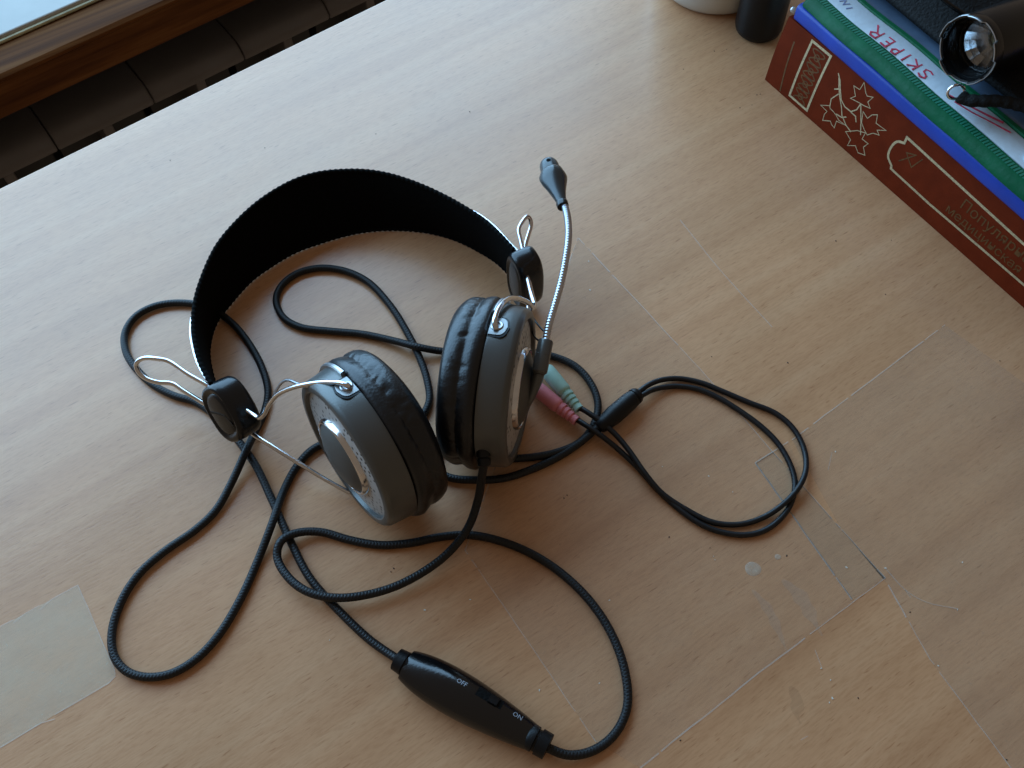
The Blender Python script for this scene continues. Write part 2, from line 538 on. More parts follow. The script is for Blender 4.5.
for k in range(-2, 6):
    radiator_section(45 + 79.4 * k)

# ------------------------------------------------------------------ films and tape stuck on the desk
def flat(x, y, h): return Vector((x, y, h))
frs = random.Random(7)
def film(name, poly, mat, label, cat, z0, th, edges, wid=.55):
    pp = [(p[0], p[1]) for p in poly]
    c = (sum(p[0] for p in pp) / len(pp), sum(p[1] for p in pp) / len(pp), 0)
    t = thing(name, label, cat, c)
    V, F = prism_vf(pp, flat, z0, z0 + th)
    build('sheet', V, F, mat, t, smooth=False)
    for e in edges:
        pts = [pp[i] for i in e]
        dn = []
        for a_, b_ in zip(pts, pts[1:]):
            a_, b_ = Vector(a_), Vector(b_)
            k = max(1, int((b_ - a_).length / 5))
            dn += [a_.lerp(b_, q / k) + Vector((frs.uniform(-.12, .12), frs.uniform(-.12, .12))) for q in range(k)]
        dn.append(Vector(pts[-1]))
        runs, cur = [], [dn[0]]
        for p in dn[1:]:
            cur.append(p)
            if frs.random() < .16:
                if len(cur) > 1: runs.append(cur)
                cur = [p + (dn[-1] - dn[0]).normalized() * frs.uniform(.5, 3.5)]
        if len(cur) > 1: runs.append(cur)
        V, F = merge([ribbon_vf(r, flat, wid * frs.uniform(.5, 1.15), z0 + th + .01, z0 + th + .05) for r in runs])
        build('edge_dust_glint', V, F, M['film_edge'], t, smooth=False)  # border dust and the edge's highlight, both put into pale ribbons
    return t
film('clear_film', [[118.5,44.1,0.0],[120.5,-49.2,0.0],[119.8,-127.0,0.0],[120.0,-168.4,0.0],[52.8,-168.8,0.0],[-7.2,-170.8,0.0],[-15.4,-154.3,0.0],[-15.4,-108.2,0.0],[-15.9,-62.9,0.0]], M['film'], 'large clear film stuck on the desk under the headset cables', 'film', .05, .12, [(0, 1, 2, 3), (3, 4, 5), (8, 0), (6, 7, 8)])
film('clear_film', [[131.0,-100.1,0.0],[231.3,-94.8,0.0],[238.7,-145.3,0.0],[133.9,-265.0,0.0],[106.3,-249.5,0.0],[110.9,-202.1,0.0],[118.9,-171.2,0.0],[120.1,-141.9,0.0]], M['film2'], 'hazy clear film on the right side of the desk below the book', 'film', .05, .12, [(0, 1), (4, 5, 6)])
film('film_strip', [[110.1,-99.6,0.0],[128.8,-99.9,0.0],[119.8,-127.0,0.0],[120.0,-168.4,0.0],[102.4,-167.6,0.0]], M['film3'], 'small overlapping strip of clear film beside the thin cable loop', 'film', .20, .10, [(0, 1), (4, 0)])
film('tape_piece', [[-204.0,14.3,0.0],[-187.9,13.6,0.0],[-155.5,12.7,0.0],[-155.8,-9.9,0.0],[-156.0,-27.2,0.0],[-156.5,-30.1,0.0],[-159.8,-31.6,0.0],[-181.6,-31.4,0.0],[-203.2,-31.4,0.0],[-218.2,-30.7,0.0]], M['tape'], 'milky strip of clear tape at the lower left edge', 'tape', .05, .14, [(1, 2, 3, 4, 5, 6, 7, 8)], .5)

# ------------------------------------------------------------------ headset
hs = thing('headset', 'grey and black headset with boom microphone, tangled cables lying around it', 'headset', (0, 20, 0))

# strap of the headband
def resample(pts, n):
    path = relax(catmull(pts, 1.0), 6)
    L = [0.0]
    for i in range(1, len(path)): L.append(L[-1] + (path[i] - path[i - 1]).length)
    out = []
    j = 0
    for k in range(n):
        s = L[-1] * k / (n - 1)
        while j < len(L) - 2 and L[j + 1] < s: j += 1
        f = (s - L[j]) / max(1e-6, L[j + 1] - L[j])
        out.append(path[j].lerp(path[j + 1], f))
    return out
NS = 160
ST, SB = resample([[-70.3,46.9,33.0],[-69.5,60.9,32.5],[-64.2,79.2,32.0],[-58.4,90.3,31.5],[-51.4,99.8,31.0],[-37.0,113.9,31.0],[-20.8,122.8,31.0],[-6.3,127.6,31.0],[10.7,129.2,31.0],[22.2,126.9,31.0],[31.7,122.3,31.0],[41.7,115.5,31.0],[50.4,106.5,31.0],[59.1,93.0,31.0],[65.2,80.3,31.0],[68.6,70.5,31.5],[71.8,59.1,32.0],[73.1,47.3,33.0],[73.3,33.7,34.0]], NS), resample([[-70.7,43.9,3.0],[-69.8,60.2,1.6],[-65.7,80.0,1.2],[-61.8,88.6,1.2],[-53.6,98.6,1.2],[-42.7,105.1,1.2],[-29.6,111.3,1.2],[-18.7,113.7,1.2],[-2.6,115.1,1.2],[8.8,113.4,1.2],[20.0,111.1,1.2],[31.1,107.4,1.2],[42.2,101.5,1.2],[53.1,93.3,1.2],[61.1,85.2,1.2],[67.6,75.8,1.2],[72.5,65.0,1.2],[76.1,53.3,1.6],[77.0,36.2,3.0]], NS)
V, F = [], []
rows = 9
nrm = []
for i in range(NS):
    t = (ST[min(i + 1, NS - 1)] - ST[max(i - 1, 0)]).normalized()
    w = (ST[i] - SB[i]).normalized()
    nrm.append(w.cross(t).normalized())
cen = Vector((0, 60, 16))
for i in range(NS):
    if nrm[i].dot(ST[i] - cen) < 0: nrm[i] = -nrm[i]
for i in range(NS):
    for side in (1, -1):
        for j in range(rows):
            f = j / (rows - 1)
            p = SB[i].lerp(ST[i], .02 + .96 * f)
            th = .55 + .75 * math.sin(math.pi * f)
            V.append(p + nrm[i] * side * th)
R2 = rows * 2
for i in range(NS - 1):
    a, b = i * R2, (i + 1) * R2
    ring = list(range(rows)) + [rows + r for r in range(rows - 1, -1, -1)]
    for q in range(len(ring)):
        r0, r1 = ring[q], ring[(q + 1) % len(ring)]
        F.append((a + r0, b + r0, b + r1, a + r1))
ring = list(range(rows)) + [rows + r for r in range(rows - 1, -1, -1)]
F.append(tuple(ring)); F.append(tuple((NS - 1) * R2 + r for r in reversed(ring)))
strap = build('headband_strap', V, F, M['fabric'], hs, sharp=80)
for path in (ST, SB):
    pth = relax(catmull([path[i] for i in range(0, NS, 4)] + [path[-1]], .45), 1)
    V, F, UV = tube_mesh(pth, lambda f, s: 1.0 + .14 * math.sin(s * 2 * math.pi / 2.6), 8)
    build('stitched_edging', V, F, M['edging'], strap, uvs=UV, sharp=90)
for pts in ([[-63.0,84.4,30.0],[-66.4,77.9,30.0],[-68.8,70.2,30.0],[-70.5,61.6,30.0],[-70.8,52.8,30.0],[-69.5,45.5,30.0]], [[70.3,70.0,29.0],[73.3,62.4,29.5],[75.2,52.4,30.0],[75.4,41.8,30.5],[75.6,32.2,31.0]]):
    tube('spring_wire', pts, .85, M['chrome'], hs, 10, 1.0)

# slider blocks: upright rounded bodies, wires run through them from back to front
def slider_block(top, bot, phi, thick, wid, mark, nxv=None):
    top, bot = Vector(top), Vector(bot)
    c = (top + bot) * .5
    up = (top - bot).normalized()
    nx = Vector(nxv or (math.cos(phi), math.sin(phi), 0)); nx = (nx - up * nx.dot(up)).normalized()
    ny = up.cross(nx)
    H = (top - bot).length / 2
    n = 48
    V, F = [], []
    def out(k, s):
        th = 2 * math.pi * k / n
        cs, sn = math.cos(th), math.sin(th)
        e = 2.6
        return (abs(cs) ** (2 / e) * (1 if cs > 0 else -1) * wid / 2 * s, abs(sn) ** (2 / e) * (1 if sn > 0 else -1) * H * s)
    prof = [(-.5, .0), (-.5, .55), (-.47, .66), (-.44, .70), (-.46, .76), (-.5, .82), (-.49, .88), (-.45, .94), (-.36, .985), (-.2, 1.0), (.2, 1.0), (.36, .985), (.45, .94), (.5, .84), (.5, .0)]
    for d, s in prof:
        for k in range(n):
            y, z = out(k, max(s, .001))
            V.append(c + nx * (d * thick) + ny * y + up * z)
    for i in range(len(prof) - 1):
        for k in range(n):
            k2 = (k + 1) % n
            F.append((i * n + k, (i + 1) * n + k, (i + 1) * n + k2, i * n + k2))
    o = build('slider_block', V, F, M['blackp'], hs, sharp=50)
    if mark:
        mp = lambda x, y, h: c - nx * (thick * .5 + h) - ny * x + up * y
        V, F = merge([ribbon_vf(q, mp, .9, -.1, .12) for q in mark])
        build('side_mark', V, F, M['blackmatte'], o, smooth=False)
        mp2 = lambda x, y, h: c - nx * (thick * .5 + h) - ny * x + up * y
        V, F = text_vf('L', 3.2, mp2, .14)
        mp2 = None
    return c, up, nx, ny
slider_block(*[[-68.2,49.5,29.5],[-68.0,26.4,15.5]], 0, 12.5, 19.5, [[(-5.5, 3), (-1, 1.2), (3.5, -1.5), (5.0, -5), (5.2, -6.5)]], (.88, .25, -.40))
slider_block(*[[74.5,26.5,38.0],[74.3,26.0,3.0]], math.radians(-6), 12.0, 16.5, None)
tube('adjuster_wire', [[-69.6,43.7,31.0],[-70.9,46.9,31.0],[-76.3,57.8,31.5],[-80.7,68.2,32.0],[-83.6,71.4,32.0],[-88.3,75.9,31.0],[-91.5,77.3,29.5],[-93.3,77.3,27.0],[-93.7,74.8,25.0],[-92.1,71.2,23.5],[-88.7,67.5,22.5],[-84.1,64.1,22.0],[-81.3,58.1,21.5],[-76.8,48.3,21.0],[-74.8,44.0,21.0]], 1.0, M['chrome'], hs, 12, .8)
tube('adjuster_wire', [[76.3,30.4,31.0],[77.9,33.4,31.0],[80.7,39.7,31.5],[82.4,43.4,32.0],[86.3,46.4,32.0],[90.7,48.4,31.0],[91.8,47.6,29.0],[90.7,45.5,27.0],[87.2,42.7,25.0],[83.9,39.9,23.5],[81.1,36.2,22.0]], 1.0, M['chrome'], hs, 12, .8)
tube('yoke_wire', [[-65.6,36.2,27.0],[-64.1,32.6,27.0],[-62.1,28.1,27.0],[-60.5,24.1,28.0],[-58.1,22.8,31.0],[-55.3,21.6,37.0],[-50.5,19.1,45.0],[-45.1,13.8,53.0],[-39.4,7.4,60.0],[-33.5,-0.4,67.0],[-30.2,-6.3,71.5],[-28.7,-9.0,71.8],[-27.8,-8.8,69.0]], 1.0, M['chrome'], hs, 12, .8)
tube('yoke_wire', [[-66.2,28.7,14.0],[-64.8,25.1,13.5],[-61.9,18.9,13.0],[-55.2,4.8,11.0],[-48.4,-8.2,8.0],[-42.9,-16.7,5.5],[-37.3,-19.7,3.0],[-32.8,-20.5,3.0]], 1.0, M['chrome'], hs, 12, .8)
tube('yoke_wire', [[72.2,22.3,31.0],[70.3,17.5,31.0],[67.3,10.4,31.0],[64.8,4.7,32.0],[61.8,1.6,36.0],[58.4,0.4,44.0],[53.6,-0.7,52.0],[47.7,-2.9,60.0],[41.1,-7.2,67.0],[35.4,-11.8,71.0],[31.6,-16.0,72.5],[30.8,-18.2,71.0]], 1.15, M['chrome'], hs, 12, .8)
tube('yoke_wire', [[71.2,20.7,15.0],[69.4,16.4,16.0],[65.8,10.3,15.0],[63.6,4.9,14.0],[61.3,0.6,12.0],[58.1,-2.8,9.0],[51.2,-7.3,4.0],[39.2,-15.4,2.0],[33.3,-17.9,2.5]], 1.0, M['chrome'], hs, 12, .8)
tube('signal_wire', [[-56.0,22.4,33.0],[-52.9,23.4,36.0],[-49.7,24.2,40.0],[-46.2,23.2,45.0],[-44.0,20.3,49.0],[-42.6,15.2,53.0],[-40.8,9.3,57.0],[-37.8,4.7,60.0]], .6, M['chromedark'], hs, 8, .8)
tube('signal_wire', [[62.7,6.7,33.0],[59.2,-2.3,36.0],[57.2,-9.7,40.0],[56.1,-16.4,44.0]], .45, M['thin_cable'], hs, 8, .8)
tube('signal_wire', [[56.6,-3.9,34.0],[53.3,-11.6,38.0],[52.1,-16.3,42.0],[51.5,-20.7,46.0]], .45, M['thin_cable'], hs, 8, .8)

# ear cups
CUPS = {"L":[[-0.0399,-0.0159,0.0372],[0.993,0.0632,-0.0997],[-0.0635,0.998,0.0],[0.0995,0.0063,0.995]],"R":[[0.0344,-0.0289,0.0373],[-0.7084,0.7034,-0.0584],[-0.7046,-0.7096,0.0],[-0.0415,0.0412,0.9983]]}
rnd = random.Random(4)
def ear_cup(key, piv, relief):
    c, a, e2, e1 = [Vector(v) for v in CUPS[key]]
    c = c * 1000
    P = lambda w, r, th: c + a * w + e1 * (r * math.cos(th)) + e2 * (r * math.sin(th))
    def L_(name, prof, mat, parent, seg=96, mod=None, sharp=40, close=False):
        V, F, UV = lathe_mesh(prof, c, a, e1, e2, seg, close, mod)
        return build(name, V, F, mat, parent, uvs=UV, sharp=sharp)
    cup = L_('ear_cup', [(3, 0.01), (3, 27), (1.6, 28.0), (.2, 28.4), (-.6, 28.7), (-.9, 29.2), (-.8, 31.3), (-.4, 32.0), (.9, 32.9), (1.4, 33.1), (5, 33.4), (10, 34.0), (11, 33.9), (11.3, 33.2), (11.3, 30)], M['titan'], hs, sharp=30)
    L_('grille', [(.9, 28.2), (.55, 27), (.1, 23), (-.3, 19), (-.4, 14), (-.4, .01)], M['grille'], cup)
    cap = L_('center_cap', [(-.2, 15.6), (-2.0, 15.2), (-3.2, 13.4), (-4.4, 10), (-5.2, 6), (-5.6, 2.5), (-5.7, .01)], M['titan_dark'], cup)
    L_('trim_ring', [(.2, 17.4), (-1.6, 17.1), (-2.2, 16.7), (-2.5, 16.2), (-2.4, 15.7), (-1.8, 15.4), (-.2, 15.3)], M['chrome'], cap)
    # soft pad: two lobes with a gathered seam between them
    cre = [(rnd.uniform(0, 2 * math.pi), rnd.uniform(.018, .05), rnd.uniform(.25, 1.0), rnd.uniform(-1.2, 1.2), rnd.uniform(1.2, 3.6)) for _ in range(120)]
    def mod(w, r, th):
        d = 0.0
        if 15 < w < 27.5:
            for (t0, sg, am, sl, lw) in cre:
                dt = (th - t0 - sl * (w - 20) * .03 + math.pi) % (2 * math.pi) - math.pi
                if abs(dt) < .3:
                    d += am * math.exp(-(dt / sg) ** 2) * math.exp(-((w - 19.2) / (1.2 + lw * (1 if w > 19 else .5))) ** 2)
        return w + .25 * math.sin(th * 3 + w), r - .27 * min(d, 1.6) + .15 * math.sin(5 * th + .4 * w)
    prof = [(11, 31), (11.2, 33.6), (11.9, 35.0), (13, 35.7), (14.4, 35.9), (15.8, 35.7), (17, 35.3), (17.9, 34.9), (18.4, 34.65), (18.9, 34.7), (19.6, 34.95), (20.6, 35.15), (21.8, 35.1), (23, 34.9), (24.2, 34.4), (25.4, 33.6), (26.5, 32.4), (27.4, 30.8), (27.9, 28.8), (27.9, 26.8), (27.2, 24.6), (25.6, 22.6), (23.4, 21.2), (21, 20.6)]
    pad = L_('ear_pad', prof, M['leather'], cup, 420, mod, 80)
    L_('speaker_cloth', [(22, 21.2), (21.5, 10), (21.4, .01)], M['foam'], pad)
    # silver pivot plate let into the top of the shell, and the raised flange next to it
    th0 = math.radians(piv)
    def patch(w0, w1, dth, r0, r1, rounded):
        V, F = [], []
        nu, nv = 12, 12
        for lay, rr in ((0, r0), (1, r1)):
            for i in range(nu + 1):
                for j in range(nv + 1):
                    f = i / nu
                    w = w0 + (w1 - w0) * f
                    k = math.sqrt(max(.0, 1 - max(0, (.45 - f) / .45) ** 2)) if rounded else 1
                    V.append(P(w, rr, th0 + dth * (j / nv * 2 - 1) * max(k, .02)))
        m = (nu + 1) * (nv + 1)
        for i in range(nu):
            for j in range(nv):
                q = [i * (nv + 1) + j, (i + 1) * (nv + 1) + j, (i + 1) * (nv + 1) + j + 1, i * (nv + 1) + j + 1]
                F.append(tuple(m + x for x in q))
        edge = [i * (nv + 1) for i in range(nu + 1)] + [nu * (nv + 1) + j for j in range(1, nv + 1)] + [i * (nv + 1) + nv for i in range(nu - 1, -1, -1)] + [j for j in range(nv - 1, 0, -1)]
        for x, y in zip(edge, edge[1:] + edge[:1]):
            F.append((x, y, m + y, m + x))
        return V, F
    V, F = patch(4.0, 10.9, .135, 32.9, 34.35, True)
    build('pivot_plate', V, F, M['plate'], cup, sharp=35)
    V, F = patch(3.2, 10.9, .165, 32.9, 34.05, True)
    build('plate_recess', V, F, M['blackmatte'], cup, sharp=35)
    pc, pa = P(8.2, 33.9, th0), (P(8.2, 34.9, th0) - P(8.2, 33.9, th0)).normalized()
    lathe('pivot_eyelet', [(0, 2.6), (.7, 2.6), (1.0, 2.2), (.9, 1.5), (.3, 1.3)], pc, pa, M['chromedark'], cup, 24)
    return c, a, e1, e2, P, cup
cL = ear_cup('L', 13, None)
cR = ear_cup('R', -12, 85)
# flange arcs beside the pivots
def flange(cu, t0, t1):
    c, a, e1, e2, P, cup = cu
    V, F, UV = lathe_mesh([(9.6, 33.6), (9.6, 35.2), (10.0, 35.7), (11.2, 35.8), (11.6, 35.2), (11.6, 33.6)], c, a, e1, e2, 40, th0=math.radians(t0), th1=math.radians(t1))
    n = 41
    F.append(tuple(i * n for i in range(6))); F.append(tuple(i * n + 40 for i in range(5, -1, -1)))
    build('flange', V, F, M['silverplate'], cup, sharp=35, uvs=UV)
flange(cL, 24, 80)
flange(cR, -75, -24)

# cable relief on the right cup
c, a, e1, e2, P, cupR = cR
pr0 = P(7.9, 33.4, math.radians(85))
dr = (Vector([[5.6,-46.8,41.0],[3.9,-49.2,38.0],[1.7,-50.6,30.0],[-2.8,-53.8,18.0],[-11.3,-58.9,10.0],[-23.3,-62.3,6.5],[-37.2,-63.0,5.0],[-52.3,-60.8,4.6],[-68.9,-53.9,5.6],[-78.4,-44.6,5.6],[-82.4,-33.5,4.5],[-82.0,-23.4,4.0],[-77.7,-19.1,5.4],[-70.9,-18.8,4.0],[-62.3,-23.3,2.6],[-53.6,-33.2,2.0],[-44.3,-42.0,1.9],[-33.5,-48.2,1.9],[-21.8,-52.9,1.9],[-10.9,-59.1,1.9],[-2.0,-68.3,1.9],[5.4,-79.5,1.9],[11.0,-93.1,1.9],[14.1,-109.7,1.9],[13.3,-125.6,1.9],[8.9,-139.9,1.9],[1.4,-151.1,1.9],[-8.6,-156.2,1.9],[-18.8,-156.3,2.2],[-27.2,-152.6,3.5],[-32.8,-145.7,5.0]][1]) - pr0).normalized()
lathe('cable_relief', [(-1, 2.9), (2.0, 2.9), (2.4, 2.3), (3.0, 2.7), (5.5, 2.5), (6, 1.9)], pr0 - dr * 1, dr, M['blackmatte'], hs, 24, close=True)

# microphone arm on the right cup
hub = P(-5.2, 0, 0)
boom = [Vector(p) for p in [[47.5,-27.0,52.5],[49.5,-25.1,53.5],[55.0,-19.6,55.0],[61.0,-14.5,56.0],[69.7,-7.0,58.0],[77.9,1.2,60.0],[85.3,9.8,61.0],[90.5,18.0,61.0],[94.7,26.8,60.0]]]
tip = boom[0]
mnt = []
dirm = (tip - hub).normalized()
sid = a.cross(dirm).normalized()
V, F = [], []
for f, w, h0, h1 in ((-.35, 5.0, -1.5, 1.6), (-.1, 6.4, -1.6, 2.6), (.2, 6.2, -1.6, 3.2), (.5, 5.0, -1.8, 3.2), (.8, 4.2, -2.6, 3.0), (1.0, 3.8, -3.0, 2.8)):
    p = hub.lerp(tip, f)
    for k in range(16):
        th = 2 * math.pi * k / 16
        x, y = math.cos(th), math.sin(th)
        x = abs(x) ** .7 * (1 if x > 0 else -1); y = abs(y) ** .7 * (1 if y > 0 else -1)
        V.append(p + sid * (w * x) - a * ((h0 + h1) / 2 + (h1 - h0) / 2 * y))
for i in range(5):
    for k in range(16):
        F.append((i * 16 + k, i * 16 + (k + 1) % 16, (i + 1) * 16 + (k + 1) % 16, (i + 1) * 16 + k))
F.append(tuple(range(15, -1, -1))); F.append(tuple(80 + k for k in range(16)))
build('boom_mount', V, F, M['titan'], hs, sharp=50)
bd = (boom[1] - boom[0]).normalized()
lathe('boom_socket', [(-9, 2.2), (-8, 3.2), (4.6, 3.1), (5.2, 2.7), (5.0, 1.6)], boom[0] - bd * 1, bd, M['titan'], hs, 28, close=True)
bp = relax(catmull([[47.5,-27.0,52.5],[49.5,-25.1,53.5],[55.0,-19.6,55.0],[61.0,-14.5,56.0],[69.7,-7.0,58.0],[77.9,1.2,60.0],[85.3,9.8,61.0],[90.5,18.0,61.0],[94.7,26.8,60.0]], .32), 2)
V, F, UV = tube_mesh(bp, lambda f, s: 1.45 + .18 * math.sin(s * 2 * math.pi / 1.3), 14)
build('boom_arm', V, F, M['boomsteel'], hs, uvs=UV, sharp=80)
mic = [Vector(p) for p in [[93.1,25.3,60.0],[96.8,34.7,59.0],[100.7,44.0,57.0],[104.4,53.2,56.0]]]
ma = (mic[-1] - mic[0]).normalized()
lathe('mic_collar', [(-2.6, 1.3), (-2.6, 2.5), (-.6, 2.7), (.2, 2.4)], mic[0] + ma * 1.5, ma, M['blackp'], hs, 28, close=True)
M['micgrey'] = simple('dark_grey_plastic', (.05, .056, .058), .26, .3, bscale=1500, bdist=.00005)
mb = lathe('microphone', [(0, 2.4), (3, 2.9), (7, 3.9), (11, 5.4), (14, 6.5), (16, 6.9), (18, 6.7), (19.4, 5.8), (20, 5.1), (20.2, 4.9), (22, 4.9), (25, 4.7), (26.5, 4.1), (27.2, 3), (27.4, .01)], mic[0] + ma * 1.5, ma, M['micgrey'], hs, 40, mod=lambda w, r, th: (w, r * .9 * (1.0 - (.12 * abs(math.sin(th * 2)) if 8 < w < 19 else 0))))
camdir = Vector((-.25, -.42, .87))
hn = (camdir - ma * camdir.dot(ma)).normalized()
lathe('mic_hole', [(-.6, 1.0), (.12, 1.0), (.14, .01)], mic[0] + ma * 25.2 + hn * 4.35, hn, M['foam'], mb, 20)

# cables
tube('cable', [[5.6,-46.8,41.0],[3.9,-49.2,38.0],[1.7,-50.6,30.0],[-2.8,-53.8,18.0],[-11.3,-58.9,10.0],[-23.3,-62.3,6.5],[-37.2,-63.0,5.0],[-52.3,-60.8,4.6],[-68.9,-53.9,5.6],[-78.4,-44.6,5.6],[-82.4,-33.5,4.5],[-82.0,-23.4,4.0],[-77.7,-19.1,5.4],[-70.9,-18.8,4.0],[-62.3,-23.3,2.6],[-53.6,-33.2,2.0],[-44.3,-42.0,1.9],[-33.5,-48.2,1.9],[-21.8,-52.9,1.9],[-10.9,-59.1,1.9],[-2.0,-68.3,1.9],[5.4,-79.5,1.9],[11.0,-93.1,1.9],[14.1,-109.7,1.9],[13.3,-125.6,1.9],[8.9,-139.9,1.9],[1.4,-151.1,1.9],[-8.6,-156.2,1.9],[-18.8,-156.3,2.2],[-27.2,-152.6,3.5],[-32.8,-145.7,5.0]], 1.75, M['cable'], hs, 14, .9, smoothit=3)
tube('cable', [[-61.2,-88.9,5.0],[-63.8,-82.8,3.0],[-67.2,-74.1,1.9],[-71.6,-57.6,1.9],[-75.1,-38.4,1.9],[-74.4,-19.2,1.9],[-72.5,1.2,1.9],[-71.1,19.5,1.9],[-71.8,31.0,1.9],[-73.2,43.3,1.9],[-76.0,54.2,1.9],[-79.9,63.7,1.9],[-86.2,71.6,1.9],[-91.7,81.6,1.9],[-95.0,93.4,1.9],[-95.6,106.2,1.9],[-91.9,116.4,1.9],[-84.5,122.3,1.9],[-75.4,123.1,1.9],[-66.5,119.9,1.9],[-57.6,113.2,1.9],[-52.1,106.0,1.9],[-47.6,93.3,1.9],[-46.0,79.4,1.9],[-46.8,62.9,1.9],[-50.2,49.9,1.9],[-56.6,41.1,1.9],[-63.4,35.0,2.5],[-71.6,26.7,5.0],[-83.1,17.8,3.0],[-94.3,10.4,1.9],[-105.5,7.0,1.9],[-119.7,5.5,1.9],[-132.1,2.4,1.9],[-142.6,-4.2,1.9],[-150.9,-14.3,1.9],[-153.8,-23.7,1.9],[-152.1,-31.8,1.9],[-146.9,-38.0,1.9],[-138.3,-42.4,1.9],[-128.0,-42.8,1.9],[-116.5,-39.2,1.9],[-102.9,-30.8,1.9],[-89.3,-19.6,1.9],[-77.4,-9.8,4.5],[-66.2,2.5,1.9],[-56.3,9.5,1.9],[-46.7,12.9,1.9],[-36.6,11.4,1.9],[-24.9,5.3,1.9],[-12.6,0.1,1.9],[-1.1,-0.5,1.9],[7.7,4.6,1.9],[12.9,14.9,1.9],[16.4,28.0,1.9],[18.7,43.8,1.9],[19.6,60.3,1.9],[17.6,78.0,1.9],[11.5,90.1,1.9],[2.2,98.6,1.9],[-8.1,101.9,1.9],[-17.9,99.8,1.9],[-24.3,93.5,1.9],[-26.0,82.8,1.9],[-21.9,73.2,1.9],[-11.2,63.3,1.9],[0.5,53.4,1.9],[11.1,40.7,3.0],[17.9,30.8,4.8],[25.6,24.3,3.0],[35.3,18.0,1.9],[49.0,9.3,1.9],[60.2,1.1,1.9],[68.3,-7.6,1.9],[73.1,-16.7,1.9],[73.8,-27.4,1.9],[70.4,-38.2,1.9],[62.7,-45.8,1.9],[52.3,-49.6,1.9],[40.2,-47.8,1.9],[28.0,-42.5,1.9],[18.9,-36.5,1.9],[11.5,-27.9,1.9],[4.4,-20.3,1.9],[-2.9,-18.8,1.9],[-6.9,-23.7,1.9],[-4.6,-31.5,1.9],[4.3,-39.2,1.9],[15.5,-45.6,1.9],[28.9,-48.9,1.9],[41.1,-50.2,1.9],[53.0,-50.1,3.0],[61.6,-49.1,4.5],[65.8,-48.6,5.0]], 1.7, M['cable'], hs, 14, .9, smoothit=3)
tube('cable', [[87.7,-45.0,5.0],[93.8,-44.2,4.0],[100.9,-44.8,2.5],[108.7,-48.4,1.5],[115.8,-56.0,1.5],[120.6,-64.3,1.5],[126.6,-75.2,1.5],[133.1,-86.6,1.5],[134.4,-96.8,1.5],[131.5,-106.7,1.5],[125.2,-114.5,2.5],[116.1,-119.5,4.2],[106.1,-121.5,3.0],[95.6,-121.0,1.5],[84.8,-117.6,1.5],[76.5,-110.7,1.5],[71.2,-100.6,1.5],[66.8,-88.8,2.5],[65.9,-77.4,4.2],[66.6,-66.6,4.6],[66.3,-57.4,5.2],[64.6,-50.0,6.5],[62.4,-42.7,6.8],[60.2,-35.9,6.0]], 1.25, M['thin_cable'], hs, 12, .9, smoothit=3)
tube('cable', [[86.7,-47.3,5.0],[92.6,-47.1,4.0],[98.0,-47.8,2.5],[105.4,-51.0,1.5],[112.0,-57.2,1.5],[116.8,-65.5,1.5],[120.4,-75.7,1.5],[123.3,-87.6,1.5],[123.9,-98.6,1.5],[121.6,-108.7,1.5],[117.4,-116.6,1.5],[110.2,-122.4,1.5],[101.7,-125.4,1.5],[91.6,-125.6,1.5],[83.5,-122.3,1.5],[75.7,-114.9,1.5],[71.3,-107.2,1.5],[68.1,-95.8,1.5],[66.5,-84.7,1.5],[65.8,-73.7,2.0],[63.8,-61.8,2.6],[61.0,-54.3,5.0],[58.6,-48.0,6.0],[56.4,-40.5,5.0]], 1.25, M['thin_cable'], hs, 12, .9, smoothit=3)
s0, s1 = [Vector(p) for p in [[62.8,-49.7,5.2],[86.7,-45.8,5.2]]]
sd = (s1 - s0)
sl = sd.length
lathe('cable_splitter', [(-1, 2.0), (0, 3.0), (2, 3.6), (sl * .35, 4.3), (sl * .75, 4.2), (sl * .86, 3.9), (sl * .87, 3.5), (sl * .90, 3.5), (sl * .91, 3.9), (sl * .97, 3.7), (sl * 1.02, 2.8), (sl * 1.03, .01)], s0, sd, M['blackmatte'], hs, 32)
def plug(pts, mat):
    p = [Vector(q) for q in pts]
    d = p[-1] - p[0]
    d.normalize()
    prof = [(-1, 1.3), (-.8, 2.3)]
    for k in range(4):
        w = k * 2.4
        r = 1.95 + k * .25
        prof += [(w - .1, r + .25), (w + 1.3, r + .32), (w + 1.45, r - .25), (w + 2.2, r - .15)]
    prof += [(9.7, 3.0), (11, 3.4), (20, 3.5), (23.5, 3.4), (24.4, 2.9), (24.5, 1.7)]
    lw = lathe('plug', prof, p[0], d, mat, hs, 28)
    lathe('jack_pin', [(24, 1.75), (28.5, 1.75), (28.6, 1.5), (29.1, 1.5), (29.2, 1.75), (33, 1.75), (33.1, 1.5), (33.6, 1.5), (33.7, 1.75), (36.5, 1.7), (37.3, 1.2), (38.6, 1.5), (39.6, .01)], p[0], d, M['chromedark'], lw, 20)
    return lw
tag(plug([[60.0,-37.0,6.0],[59.5,-21.5,6.5],[59.5,-12.8,6.5]], M['green_plug']), 'mint green audio plug with ribbed sleeve')
tag(plug([[55.8,-40.7,5.0],[52.9,-27.9,5.0],[51.3,-20.0,5.0]], M['pink_plug']), 'pink audio plug with ribbed sleeve')

